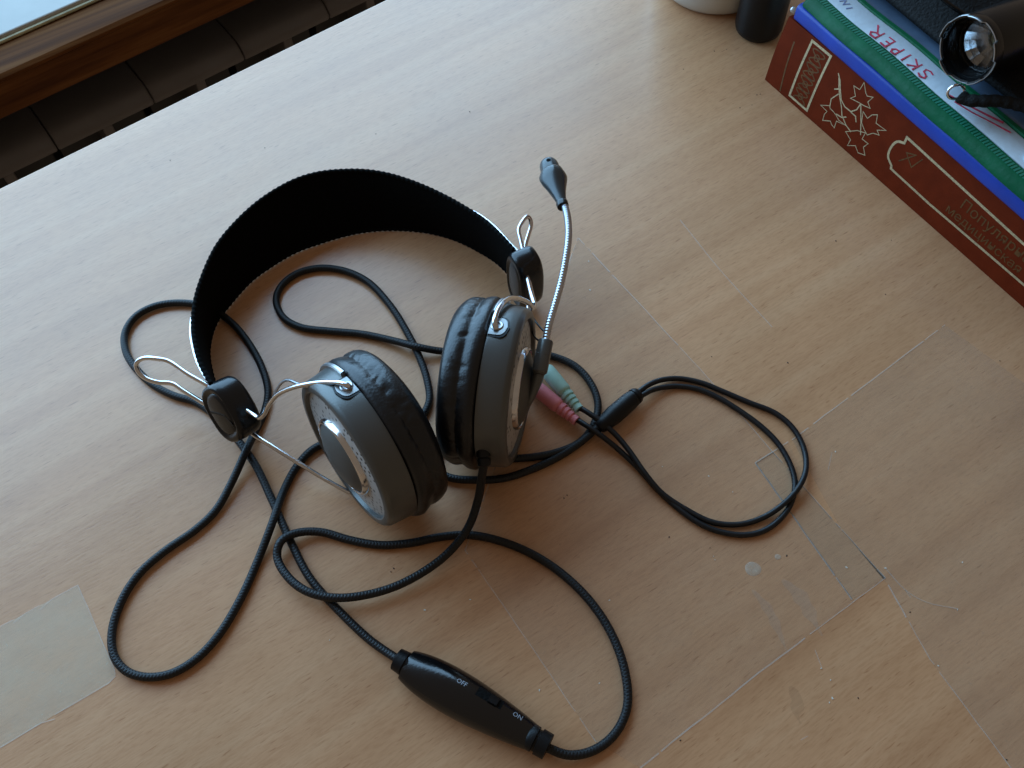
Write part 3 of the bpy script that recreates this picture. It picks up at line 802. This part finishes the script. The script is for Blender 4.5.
# in-line volume control
q0, q1 = [Vector(p) for p in [[-61.2,-89.7,6.2],[-33.0,-144.6,6.2]]]
ax = (q1 - q0); cl = ax.length; ax.normalize()
sx = Vector((0, 0, 1)).cross(ax).normalized()
def ctrl_sec(f):
    # half width and half height along the body
    ks = [(i / 40, 4.7 + 4.0 * math.sin(math.pi * min(1, (i / 40 / .95)) ** .72) ** .9 if 0 < i < 38 else 4.7, 3.4 + 4.2 * math.sin(math.pi * min(1, (i / 40 / .97)) ** .95) if i < 38.8 else 3.6) for i in range(39)]
    for (a0, w0, h0), (a1, w1, h1) in zip(ks, ks[1:]):
        if f <= a1:
            t = (f - a0) / (a1 - a0)
            return w0 + (w1 - w0) * t, h0 + (h1 - h0) * t
    return ks[-1][1:]
V, F = [], []
nseg, nst = 28, 48
for i in range(nst + 1):
    f = .035 + (.93 - .035) * i / nst
    w, h = ctrl_sec(f)
    for k in range(nseg):
        th = 2 * math.pi * k / nseg
        x, y = math.cos(th), math.sin(th)
        e = 1.0
        V.append(q0 + ax * (f * cl) + sx * (w * abs(x) ** e * (1 if x > 0 else -1)) + Vector((0, 0, max(-5.9, h * abs(y) ** e * (1 if y > 0 else -1)))))
for i in range(nst):
    for k in range(nseg):
        F.append((i * nseg + k, i * nseg + (k + 1) % nseg, (i + 1) * nseg + (k + 1) % nseg, (i + 1) * nseg + k))
F.append(tuple(range(nseg - 1, -1, -1))); F.append(tuple(nst * nseg + k for k in range(nseg)))
M['gloss'] = simple('glossy_black_plastic', (.004, .004, .0045), .16, spec=.6, bscale=900, bdist=.00003)
ctl = build('volume_control', V, F, M['gloss'], hs, sharp=60)
lathe('end_collar', [(-2.5, 1.8), (-2.4, 4.3), (1.6, 4.7), (1.7, 4.2), (3.2, 4.2)], q0, ax, M['blackmatte'], ctl, 32, close=True)
lathe('end_collar', [(-6.2, 4.4), (-5.4, 4.9), (-3.2, 4.9), (-3.0, 4.2), (-2.0, 4.2), (-1.8, 5.0), (2.2, 4.9), (2.4, 2.0)], q1, ax, M['blackmatte'], ctl, 32, close=True)
# printed lettering and slot follow the curved top of the body
def on_ctrl(x, y, h):
    # x along the body from the left end, y across (towards the desk edge)
    w, hh = ctrl_sec(min(max(x / cl, .04), .92))
    s = max(-.98, min(.98, y / w))
    e = 1.0
    cx = abs(s) ** (1 / e)
    z = hh * (max(0.0, 1 - cx * cx)) ** (e / 2)
    return q0 + ax * x + sx * y + Vector((0, 0, z + h))
sgn = 1.0 if sx.y > 0 else -1.0
def slotbox(x0, x1, y0, y1, h0, h1, nm, mat):
    V, F = [], []
    nx_, ny_ = 8, 4
    for h in (h0, h1):
        for i in range(nx_ + 1):
            for j in range(ny_ + 1):
                V.append(on_ctrl(x0 + (x1 - x0) * i / nx_, (y0 + (y1 - y0) * j / ny_) * sgn, h))
    m = (nx_ + 1) * (ny_ + 1)
    for i in range(nx_):
        for j in range(ny_):
            F.append((m + i * (ny_ + 1) + j, m + (i + 1) * (ny_ + 1) + j, m + (i + 1) * (ny_ + 1) + j + 1, m + i * (ny_ + 1) + j + 1))
    ed = [i * (ny_ + 1) for i in range(nx_ + 1)] + [nx_ * (ny_ + 1) + j for j in range(1, ny_ + 1)] + [i * (ny_ + 1) + ny_ for i in range(nx_ - 1, -1, -1)] + [j for j in range(ny_ - 1, 0, -1)]
    for p, q in zip(ed, ed[1:] + ed[:1]): F.append((p, q, m + q, m + p))
    return build(nm, V, F, mat, ctl, smooth=False)
slotbox(cl * .515, cl * .69, 2.0, 5.6, -.4, .06, 'switch_slot', M['foam'])
slotbox(cl * .60, cl * .66, 2.3, 5.3, -.2, 1.0, 'switch_knob', M['blackmatte'])
for s, xx in (('OFF', .375), ('ON', .765)):
    V, F = text_vf(s, 2.5, lambda x, y, h, xx=xx: on_ctrl(cl * xx + x, (2.6 + y) * sgn, h), .12)
    build('lettering', V, F, M['print'], ctl, smooth=False)

# ------------------------------------------------------------------ book
bk = thing('book', 'thick brown hardcover book with gilt maple leaves on its spine', 'book', (270, -60, 0))
YL, YR = 76.4, -195.0
XB, XT, HB = 269.3, 274.4, 40.0
def spn(y, h, d=0.0):
    # spine surface: y along, h up the spine (mm), d outwards
    k = h / 40.3
    bul = 1.0 * math.sin(math.pi * min(max(k, 0), 1))
    return Vector((XB + (XT - XB) * k - bul - d, y, max(.15, HB * k)))
V, F = [], []
nh = 12
for y in (YL, YL - 1.2, YR + 1.2, YR):
    for i in range(nh + 1):
        h = 40.3 * i / nh
        p = spn(y, h)
        V.append(p)
    for i in range(nh, -1, -1):
        p = spn(y, 40.3 * i / nh); V.append(p + Vector((2.6, 0, 0)))
m = 2 * (nh + 1)
for c_ in range(3):
    for i in range(m):
        j = (i + 1) % m
        F.append((c_ * m + i, c_ * m + j, (c_ + 1) * m + j, (c_ + 1) * m + i))
F.append(tuple(range(m - 1, -1, -1))); F.append(tuple(3 * m + i for i in range(m)))
spine = build('spine', V, F, M['bookcloth'], bk, sharp=45)
V, F = box_vf((XB + 2.4, YR, .15), (190, 0, 0), (0, YL - YR, 0), (0, 0, 2.6))
build('cover_board', V, F, M['bookcloth'], bk, smooth=False, bevel=.4)
V, F = box_vf((XT + 1.2, YR, HB - 2.7), (187, 0, 0), (0, YL - YR, 0), (0, 0, 2.6))
build('cover_board', V, F, M['bookcloth'], bk, smooth=False, bevel=.4)
V, F = box_vf((XB + 6, YR + 3, 2.9), (180, 0, 0), (0, YL - YR - 6, 0), (0, 0, HB - 5.8))
build('page_block', V, F, M['paper'], bk, smooth=False)
spm = lambda x, y, h: spn(x, y, h)
fp = [[55.7,3.3],[43.8,3.4],[45.9,40.3],[57.8,39.6]]
fx0, fx1 = 43.6, 57.4
fpoly = [(fx1, 3.4), (fx0, 3.4), (fx0, 38.2), (fx1, 38.2)]
def dens(p, closed=True, st=2.0):
    out = []
    n = len(p)
    for i in range(n if closed else n - 1):
        a_, b_ = Vector(p[i]), Vector(p[(i + 1) % n])
        k = max(1, int((b_ - a_).length / st))
        out += [tuple(a_.lerp(b_, q / k)) for q in range(k)]
    if not closed: out.append(tuple(p[-1]))
    return out
V, F = ribbon_vf(dens(fpoly), spm, 1.3, -.2, .10, True)
build('gilt_frame', V, F, M['gold'], spine, smooth=False)
orn = []
for k in range(4):
    yc = 7.8 + k * 8.2
    pts = [((fx0 + fx1) / 2 + 4.3 * math.sin(t * 2) * (1 if k % 2 else -1), yc + 3.9 * math.cos(t)) for t in [i * 2 * math.pi / 24 for i in range(24)]]
    orn.append(ribbon_vf(pts, spm, .7, -.2, .08, True))
    pts = [((fx0 + fx1) / 2 + 1.7 * math.cos(t), yc + 1.7 * math.sin(t)) for t in [i * 2 * math.pi / 14 for i in range(14)]]
    orn.append(ribbon_vf(pts, spm, .6, -.2, .08, True))
V, F = merge(orn)
build('gilt_ornament', V, F, M['golddim'], spine, smooth=False)
V, F = ribbon_vf(dens([[64.3,1.1],[66.0,17.8],[67.1,31.5]], False), spm, .9, -.2, .08)
build('gilt_line', V, F, M['golddim'], spine, smooth=False)
for lf in ([[17.4,28.6],[22.7,27.4],[20.7,30.1],[24.2,33.9],[20.3,34.4],[20.0,38.8],[16.6,35.2],[15.0,34.3],[11.8,35.8],[13.1,32.1],[10.3,30.2],[14.2,29.1]], [[25.9,7.3],[27.7,8.6],[32.1,5.5],[32.6,9.4],[31.8,12.0],[36.8,12.4],[31.9,15.8],[30.7,14.8],[28.3,14.6],[25.8,14.0],[23.3,12.7],[18.1,13.1],[24.3,11.2],[23.9,6.9]], [[10.9,20.9],[12.9,26.3],[9.0,24.9],[7.7,28.1],[5.1,30.1],[3.5,26.0],[-3.1,26.5],[1.2,23.4],[-1.0,21.9],[2.4,20.5],[4.8,17.4],[7.5,18.5]], [[11.0,15.4],[16.8,10.0],[12.2,8.0],[12.5,3.7],[8.2,7.2],[5.1,4.8],[0.9,6.6],[3.7,10.0],[2.2,13.6],[6.4,13.4],[6.2,17.6]]):
    V, F = ribbon_vf(lf, spm, .38, -.2, .10, True)
    build('gilt_leaf', V, F, M['gold'], spine, smooth=False)
sts = []
for st in [[[35.4,33.8],[32.7,31.4],[30.0,27.3],[27.0,23.2],[23.4,21.5],[19.1,21.6],[16.6,24.7],[16.1,28.9]],[[34.2,32.8],[31.7,28.5],[28.9,24.4],[25.2,20.2],[22.7,16.3],[18.2,13.3],[13.9,12.1]],[[29.9,24.9],[32.6,19.8],[31.4,15.5]],[[33.4,25.4],[31.1,27.1]],[[19.0,21.4],[15.4,21.3],[13.7,18.8]],[[26.2,14.6],[22.5,15.2],[20.0,17.4]],[[16.1,28.9],[11.4,21.1],[8.2,14.7]]]:
    sts.append(ribbon_vf(dens(st, False, 1.5), spm, .6, -.2, .09))
V, F = merge(sts)
build('gilt_branch', V, F, M['gold'], spine, smooth=False)
cu_ = [[-124.2,27.8],[-89.9,27.7],[-57.4,29.1],[-14.6,31.0],[-14.9,27.7],[-11.2,25.7],[-9.9,20.5],[-11.0,15.6],[-14.9,12.8],[-15.4,11.1],[-42.3,10.2],[-72.6,10.5],[-108.9,10.8]]
cu_ = cu_[:4] + [(p.x, p.y) for p in catmull([(q[0], q[1], 0) for q in cu_[4:9]], 1.0)] + cu_[9:]
V, F = ribbon_vf(dens(cu_, False, 1.5), spm, 1.25, -.2, .10)
build('gilt_cartouche', V, F, M['gold'], spine, smooth=False)
V, F = ribbon_vf(dens([[-17.0,17.8],[-23.5,26.9],[-18.5,24.4],[-24.5,19.9],[-27.4,27.5]], False, 1.0), spm, .6, -.2, .08)
build('gilt_monogram', V, F, M['golddim'], spine, smooth=False)
for s, y0, h0, sz in (('Популярная', -55.5, 20.6, 8.0), ('медицинская', -50.5, 13.4, 7.2)):
    V, F = text_vf(s, sz, lambda x, y, h, y0=y0, h0=h0: spn(y0 - x, h0 + y, h), .1)
    build('spine_lettering', V, F, M['golddim'], spine, smooth=False)

# ------------------------------------------------------------------ blue folder on the book
bf = thing('blue_folder', 'thin bright blue plastic folder lying between the book and the green wallet', 'folder', (274, -50, 40.3))
def edge_x(y, x0, x1):      # straight front edge, x0 at y=72, x1 at y=-62
    return x0 + (x1 - x0) * (72 - y) / 134.0
ys = [73, 40, 10, -20, -62, -110, -195]
pr = [(1.6, 40.35), (.4, 41.0), (0, 42.2), (0, 47.8), (.5, 49.0), (1.8, 49.5), (170, 49.5), (170, 40.35)]
V, F = [], []
for y in ys:
    for d, zz in pr: V.append((edge_x(y, 274.0, 269.5) + d, y, zz))
m = len(pr)
for i in range(len(ys) - 1):
    for j in range(m):
        k = (j + 1) % m
        F.append((i * m + j, i * m + k, (i + 1) * m + k, (i + 1) * m + j))
F.append(tuple(range(m - 1, -1, -1))); F.append(tuple((len(ys) - 1) * m + j for j in range(m)))
build('folder_cover', V, F, M['bluefolder'], bf, sharp=50)
lathe('metal_corner', [(0, 1.7), (2.4, 1.7), (3.0, 1.2), (3.1, .01)], (276.5, 74.6, 43.4), (-.3, .8, .2), M['silverplate'], bf, 20)

# ------------------------------------------------------------------ green zip wallet
gw = thing('zip_wallet', 'green and white plastic zip wallet on top of the blue folder', 'wallet', (276, -50, 49.6))
def strip(name, pr, mat, x0, x1, parent, y0=70.5, wob=.35):
    ys = [y0 - i * (y0 + 195) / 40 for i in range(41)]
    V, F = [], []
    for i, y in enumerate(ys):
        for d, zz in pr:
            V.append((edge_x(y, x0, x1) + d + wob * math.sin(y * .11), y, zz + wob * .6 * math.sin(y * .07 + 1)))
    m = len(pr)
    for i in range(40):
        for j in range(m):
            k = (j + 1) % m
            F.append((i * m + j, i * m + k, (i + 1) * m + k, (i + 1) * m + j))
    F.append(tuple(range(m - 1, -1, -1))); F.append(tuple(40 * m + j for j in range(m)))
    return build(name, V, F, mat, parent, sharp=40)
strip('green_edge', [(1.4, 49.8), (.8, 50.6), (1.0, 52.0), (2.4, 53.9), (4.2, 55.6), (5.2, 56.0), (9, 56.2), (9, 49.8)], M['greenfolder'], 273.6, 267.6, gw)
strip('white_panel', [(9.1, 49.8), (9.1, 56.3), (10, 56.9), (15, 57.1), (21, 56.6), (22.3, 56.0), (22.3, 49.8)], M['whitefolder'], 273.2, 268.0, gw)
strip('green_seam', [(22.4, 49.8), (22.4, 56.4), (23, 57.0), (25, 57.0), (25.6, 56.4), (25.6, 49.8)], M['greenfolder'], 272.6, 268.2, gw)
strip('smoky_panel', [(25.7, 49.8), (25.7, 56.2), (28, 56.8), (120, 56.8), (120, 49.8)], M['clearblue'], 272.6, 268.2, gw)
zt = []
y = 69.5
while y > -120:
    x = edge_x(y, 278.4, 272.6) + .35 * math.sin(y * .11)
    z = 55.9 + .2 * math.sin(y * .07 + 1)
    zt.append(box_vf((x, y, z), (3.2, -.5, .05), (0, 1.05, 0), (0, 0, .3)))
    y -= 1.75
V, F = merge(zt)
build('zip_teeth', V, F, M['greenzip'], gw, smooth=False)
# handwriting in red marker, read from the far side of the stack
GL = {'S': [[(.85, .85), (.55, 1.0), (.2, .88), (.25, .62), (.7, .42), (.75, .15), (.4, 0), (.05, .12)]],
      'K': [[(.1, 0), (.16, 1.0)], [(.75, 1.0), (.14, .45), (.8, 0)]],
      'I': [[(.2, 0), (.24, 1.0)]],
      'P': [[(.1, 0), (.16, 1.0)], [(.1, .95), (.6, 1.0), (.75, .75), (.55, .5), (.13, .45)]],
      'E': [[(.75, .98), (.12, 1.0), (.1, 0), (.78, .02)], [(.1, .5), (.6, .52)]],
      'R': [[(.1, 0), (.16, 1.0)], [(.1, .95), (.6, 1.0), (.75, .75), (.5, .52), (.13, .48)], [(.35, .5), (.95, -.22)]]}
def wtop(x, y, h):
    return Vector((x, y, 57.15 + .2 * math.sin(y * .07 + 1) + h))
rb = []
adv = 0.0
for ch, wch in (('S', 7.5), ('K', 7.8), ('I', 4.6), ('P', 6.6), ('E', 6.8), ('R', 8.5)):
    for stq in GL[ch]:
        pts = []
        for (gx, gy) in dens(stq, False, .25):
            Y = -6.5 + adv + gx * (wch - 1.2)
            X = edge_x(Y, 288.8, 284.0) - gy * 6.4
            pts.append((X, Y))
        rb.append(ribbon_vf(pts, wtop, .85, -.3, .05))
    adv += wch
V, F = merge(rb)
build('red_lettering', V, F, M['redink'], gw, smooth=False)
rb = [ribbon_vf([(281.8, -19), (284, -28), (287, -38), (289.5, -46)], wtop, .9, -.3, .06), ribbon_vf([(281.0, -24), (282.5, -33), (285, -42), (287.5, -52)], wtop, .7, -.3, .06)]
V, F = merge(rb)
build('red_stroke', V, F, M['redink'], gw, smooth=False)
rb = [ribbon_vf([(285.5, 57.5), (288.5, 56), (285.5, 54.5), (288.5, 53)], wtop, .7, -.3, .06), ribbon_vf([(284.5, 51.5), (287.5, 50.2)], wtop, .7, -.3, .06)]
V, F = merge(rb)
build('blue_scribble', V, F, M['blueink'], gw, smooth=False)
lathe('snap_button', [(0, 4.6), (2.2, 4.6), (2.9, 4.1), (2.9, 2.9), (2.3, 2.5), (2.2, .01)], (283.0, -69.5, 56.5), (0, 0, 1), M['whitefolder'], gw, 32)

# ------------------------------------------------------------------ flashlight with its lanyard
fa = Vector((-.95, .06, .10)).normalized()       # where the lamp points
fc = Vector([284.5,-17.4,81.0])
fl = thing('flashlight', 'black metal flashlight lying on the soft black case, its lens facing the desk', 'flashlight', (330, -20, 66))
body = lathe('body', [(-1, 12.6), (-2, 14.4), (-5, 14.8), (-30, 14.8), (-33, 14.2), (-34, 13.6), (-35, 14.2), (-37, 14.2), (-38, 13.6), (-46, 12.4), (-50, 11.6), (-120, 11.2), (-121, 10), (-121, .01)], fc, fa, M['blackp'], fl, 64)
def crown(w, r, th):
    if w >= 1.0: w += 1.1 * (1 if math.sin(th * 5 + .4) > .2 else -.4)
    return w, r
lathe('bezel', [(-3, 14.8), (-.5, 15.3), (1.2, 15.3), (1.6, 14.9), (1.4, 13.9), (-1, 13.4), (-9, 12.6), (-9.2, 10.5)], fc, fa, M['blackp'], fl, 100, mod=crown)
lathe('bezel_ring', [(1.7, 15.1), (2.0, 14.95), (2.0, 14.75), (1.7, 14.6)], fc, fa, M['silverplate'], fl, 100, mod=lambda w, r, th: (w + 1.1 * (1 if math.sin(th * 5 + .4) > .2 else -.4) + .1, r))
lathe('reflector', [(-9.3, 11.6), (-9.8, 11.0), (-12, 9.8), (-15, 7.8), (-18, 5.2), (-21, 3.0), (-21, .01)], fc, fa, M['reflector'], fl, 15, sharp=1)
lathe('lens', [(-8.8, 12.4), (-8.2, 12.4), (-8.1, 11), (-8.1, .01)], fc, fa, M['glass'], fl, 48)
lathe('emitter', [(-21.2, 2.6), (-19.6, 2.6), (-18.8, 1.8), (-18.6, .01)], fc, fa, M['sillbead'], fl, 24)
ly = thing('lanyard', 'black wrist strap with steel ring hanging below the flashlight lens', 'strap', (300, -30, 57.5))
ring_c = Vector([278.3,-23.7,64.0])
rp = [ring_c + Vector((-.25, .5, .8)) * (3.6 * math.cos(t)) + Vector((.75, -.45, .45)) * (3.6 * math.sin(t)) for t in [i * 2 * math.pi / 20 for i in range(20)]]
V, F, UV = tube_mesh(rp + [rp[0]], .7, 8)
build('ring', V, F, M['chrome'], ly)
tube('strap', [[275.7,-27.6,66.0],[276.4,-31.1,66.0],[279.7,-35.4,67.0],[285.4,-39.9,67.5],[290.6,-45.7,67.5],[295.9,-55.3,67.5]], lambda f, s: 3.4 + .25 * math.sin(s * 1.3), M['pouch'], ly, 12, 1.0, flat=.7)

# ------------------------------------------------------------------ soft black case under the flashlight
po = thing('soft_case', 'soft black fabric case on the zip wallet, under the flashlight', 'case', (350, -10, 57))
V, F = [], []
nu, nv = 60, 16
def se(v, e): return abs(v) ** e * (1 if v > 0 else -1)
for i in range(nv + 1):
    ph = -math.pi / 2 + math.pi * i / nv
    for k in range(nu):
        th = 2 * math.pi * k / nu
        x = se(math.cos(ph), .3) * se(math.cos(th), .22)
        yy = se(math.cos(ph), .3) * se(math.sin(th), .22)
        zz = se(math.sin(ph), .6)
        px, py = 355 + 55 * x, -8 + 84 * yy
        px += (edge_x(py, 1.5, -1.0))
        hgt = 7.5 + (16 * max(0.0, min(1.0, (py - 8) / 22)) * max(0.0, min(1.0, (px - 303) / 22)))
        pz = 57.2 + hgt * (.5 + .5 * zz)
        if zz > 0: pz += .5 * math.sin(px * .23 + py * .19) + .4 * math.sin(py * .31)
        V.append((px + .7 * math.sin(py * .17), py, max(pz, 57.2)))
for i in range(nv):
    for k in range(nu):
        F.append((i * nu + k, i * nu + (k + 1) % nu, (i + 1) * nu + (k + 1) % nu, (i + 1) * nu + k))
build('case_body', V, F, M['pouch'], po, sharp=80)
tube('piping', [(309, 66, 79), (306, 52, 80), (306, 34, 79), (309, 16, 73), (316, 6, 68)], 1.0, M['blackp'], po, 8, 1.5)

# ------------------------------------------------------------------ mug and black container at the top edge
mg = thing('mug', 'pale glazed mug at the top edge of the picture', 'mug', (299.5, 157.5, 0))
lathe('mug_body', [(2.2, .01), (2.0, 27), (.3, 28), (.2, 30.5), (1.2, 32), (4, 34.2), (9, 36), (18, 37.4), (40, 38.2), (85, 38.6), (86.5, 37.5), (85, 36), (20, 35), (8, 31), (6, .01)], (299.5, 157.5, 0), (0, 0, 1), M['mugwhite'], mg, 72)
tube('handle', [(326, 186, 68), (334, 195, 70), (344, 204, 62), (346, 206, 46), (339, 199, 30), (326, 186, 24)], 4.2, M['mugwhite'], mg, 14, 2.0)
bc = thing('black_bottle', 'small black round bottle standing between the mug and the book', 'bottle', (292.5, 109.5, 0))
lathe('bottle_body', [(.2, .01), (.2, 10.2), (.6, 11.6), (2.0, 12.9), (5, 13.6), (48, 13.6), (50, 13.0), (50.6, 12.0), (56, 10)], (292.5, 109.5, 0), (0, 0, 1), M['blackmatte'], bc, 48)
lathe('bottle_cap', [(50.8, 12.4), (51, 13), (70, 12.6), (71.5, 11.4), (71.6, .01)], (292.5, 109.5, 0), (0, 0, 1), M['blackp'], bc, 40, mod=lambda w, r, th: (w, r + (.25 * math.sin(th * 30) if 51 <= w <= 70 else 0)))

# ------------------------------------------------------------------ small marks on the desk
def blob(cx, cy, r, h, rs, n=18, irr=.15):
    V, F = [], []
    ph = [rs.uniform(0, 6.28) for _ in range(3)]
    for rr, hh in ((1, 0), (.85, .8), (.45, 1.0)):
        for k in range(n):
            th = 2 * math.pi * k / n
            q = r * rr * (1 + irr * (math.sin(2 * th + ph[0]) + .6 * math.sin(3 * th + ph[1])))
            V.append((cx + q * math.cos(th), cy + q * math.sin(th), .05 + h * hh))
    for i in range(2):
        for k in range(n):
            F.append((i * n + k, i * n + (k + 1) % n, (i + 1) * n + (k + 1) % n, (i + 1) * n + k))
    F.append(tuple(2 * n + k for k in range(n)))
    return V, F
rs = random.Random(11)
V, F = blob(*[[77.9,-135.6,0.0],[89.8,-137.4,0.0]][0][:2], 3.2, .25, rs, 28, .04)
tag(build('glue_spot', V, F, M['glue'], base=[[77.9,-135.6,0.0],[89.8,-137.4,0.0]][0]), 'large round spot of dried glue on the clear film', 'glue spot')
V, F = blob(*[[77.9,-135.6,0.0],[89.8,-137.4,0.0]][1][:2], 1.3, .2, rs, 20, .06)
tag(build('glue_spot', V, F, M['glue'], base=[[77.9,-135.6,0.0],[89.8,-137.4,0.0]][1]), 'small round spot of dried glue next to the larger one', 'glue spot')
V, F = merge([blob(p[0] + rs.uniform(-.3, .3), p[1], rs.uniform(.2, .45), .15, rs, 9, .3) for p in [[89.6,-93.2,0.0],[93.3,-104.7,0.0],[109.8,-156.4,0.0],[151.3,-181.2,0.0],[73.8,-181.0,0.0],[111.8,-205.5,0.0],[69.0,-191.8,0.0],[73.6,-186.3,0.0],[67.0,-192.3,0.0],[123.3,-165.5,0.0],[114.6,29.4,0.0],[104.8,15.0,0.0],[68.2,-122.4,0.0],[67.5,-123.9,0.0],[-1.3,-137.6,0.0],[134.4,-194.0,0.0],[142.6,-115.0,0.0],[4.5,-149.2,0.0],[21.5,-113.4,0.0],[-42.8,-75.3,0.0],[-80.3,-64.7,0.0],[-22.1,-126.9,0.0],[-25.5,-81.9,0.0],[75.4,-78.5,0.0]]])
tag(build('pale_crumbs', V, F, M['crumb']), 'tiny pale crumbs and flecks scattered over the desk', 'crumbs', kind='stuff')
V, F = merge([blob(p[0], p[1] + rs.uniform(-.3, .3), rs.uniform(.16, .36), .2, rs, 9, .35) for p in [[69.7,162.5,0.0],[260.8,110.1,0.0],[267.4,106.6,0.0],[237.1,108.6,0.0],[58.0,-105.5,0.0],[69.1,-118.8,0.0],[93.2,-139.1,0.0],[237.5,-122.9,0.0],[156.1,-69.3,0.0],[129.2,-47.3,0.0],[31.7,-66.7,0.0],[33.6,-66.3,0.0],[-44.5,-53.5,0.0],[-46.2,-53.9,0.0],[107.5,-243.6,0.0],[77.5,-197.1,0.0],[11.3,-171.3,0.0],[15.6,187.0,0.0],[-30.0,207.6,0.0],[118.2,-184.1,0.0],[120.3,147.8,0.0],[259.8,69.5,0.0],[243.8,67.5,-0.0],[250.6,65.6,0.0],[257.9,69.8,-0.0],[220.7,-66.2,0.0],[246.5,-44.1,0.0],[223.5,-29.3,0.0]]])
tag(build('dark_crumbs', V, F, M['darkcrumb']), 'tiny dark crumbs scattered over the desk', 'crumbs', kind='stuff')
SM = {'pale': film_mat('pale_adhesive_smear', .10, (.62, .56, .48), .5, 160), 'brown': film_mat('brown_adhesive_smear', .08, (.20, .13, .07), .6, 120)}
for l, wd, kd, lb in (([[71.8,-142.1,0.0],[71.7,-152.0,0.0],[68.9,-162.2,0.0],[66.3,-169.9,0.0]], 4.0, 'pale', 'faint pale adhesive smear curving below the glue spots'), ([[84.6,-145.7,0.0],[85.9,-155.1,0.0],[84.1,-164.2,0.0],[82.4,-171.7,0.0]], 6.0, 'pale', 'broad pale adhesive smear beside the corner of the clear film'), ([[58.9,-179.3,0.0],[57.6,-184.7,0.0],[53.6,-189.1,0.0],[52.9,-192.1,0.0]], 5.0, 'brown', 'short brown adhesive smear on the bare desk near the lower edge')):
    P = catmull(l, 1.5)
    n = len(P)
    V, F = [], []
    for i, p in enumerate(P):
        t = (P[min(i + 1, n - 1)] - P[max(i - 1, 0)]).normalized()
        f = i / (n - 1)
        w = wd / 2 * (.15 + .85 * math.sin(math.pi * min(1, f * 1.1 + .02))) * (1 + .2 * math.sin(i * 1.3))
        z = .32 if kd == 'pale' else .06
        V += [(p.x - t.y * w, p.y + t.x * w, z), (p.x + t.y * w, p.y - t.x * w, z)]
        if i: F.append((2 * i - 2, 2 * i - 1, 2 * i + 1, 2 * i))
    tag(build('adhesive_smear', V, F, SM[kd], base=l[0], smooth=False), lb, 'smear')
sc = []
for l in [[[167.8,24.6,-0.0],[164.4,-10.8,0.0],[163.2,-50.2,0.0]],[[123.1,-176.5,0.0],[122.7,-180.2,0.0]],[[49.0,-196.4,0.0],[52.1,-196.8,0.0]],[[123.0,-165.3,0.0],[123.1,-176.5,0.0],[126.2,-184.5,0.0],[135.0,-193.9,0.0]],[[141.5,-114.3,0.0],[134.1,-119.7,0.0]],[[76.4,-174.3,0.0],[73.8,-181.0,0.0]]]:
    sc.append(ribbon_vf([(p.x, p.y) for p in catmull(l, 3)], flat, .28, .02, .06 if len(l) < 3 else .3))
V, F = merge(sc)
tag(build('scratches', V, F, M['film_edge'], smooth=False), 'fine pale scratches in the desk surface', 'scratches', kind='stuff')
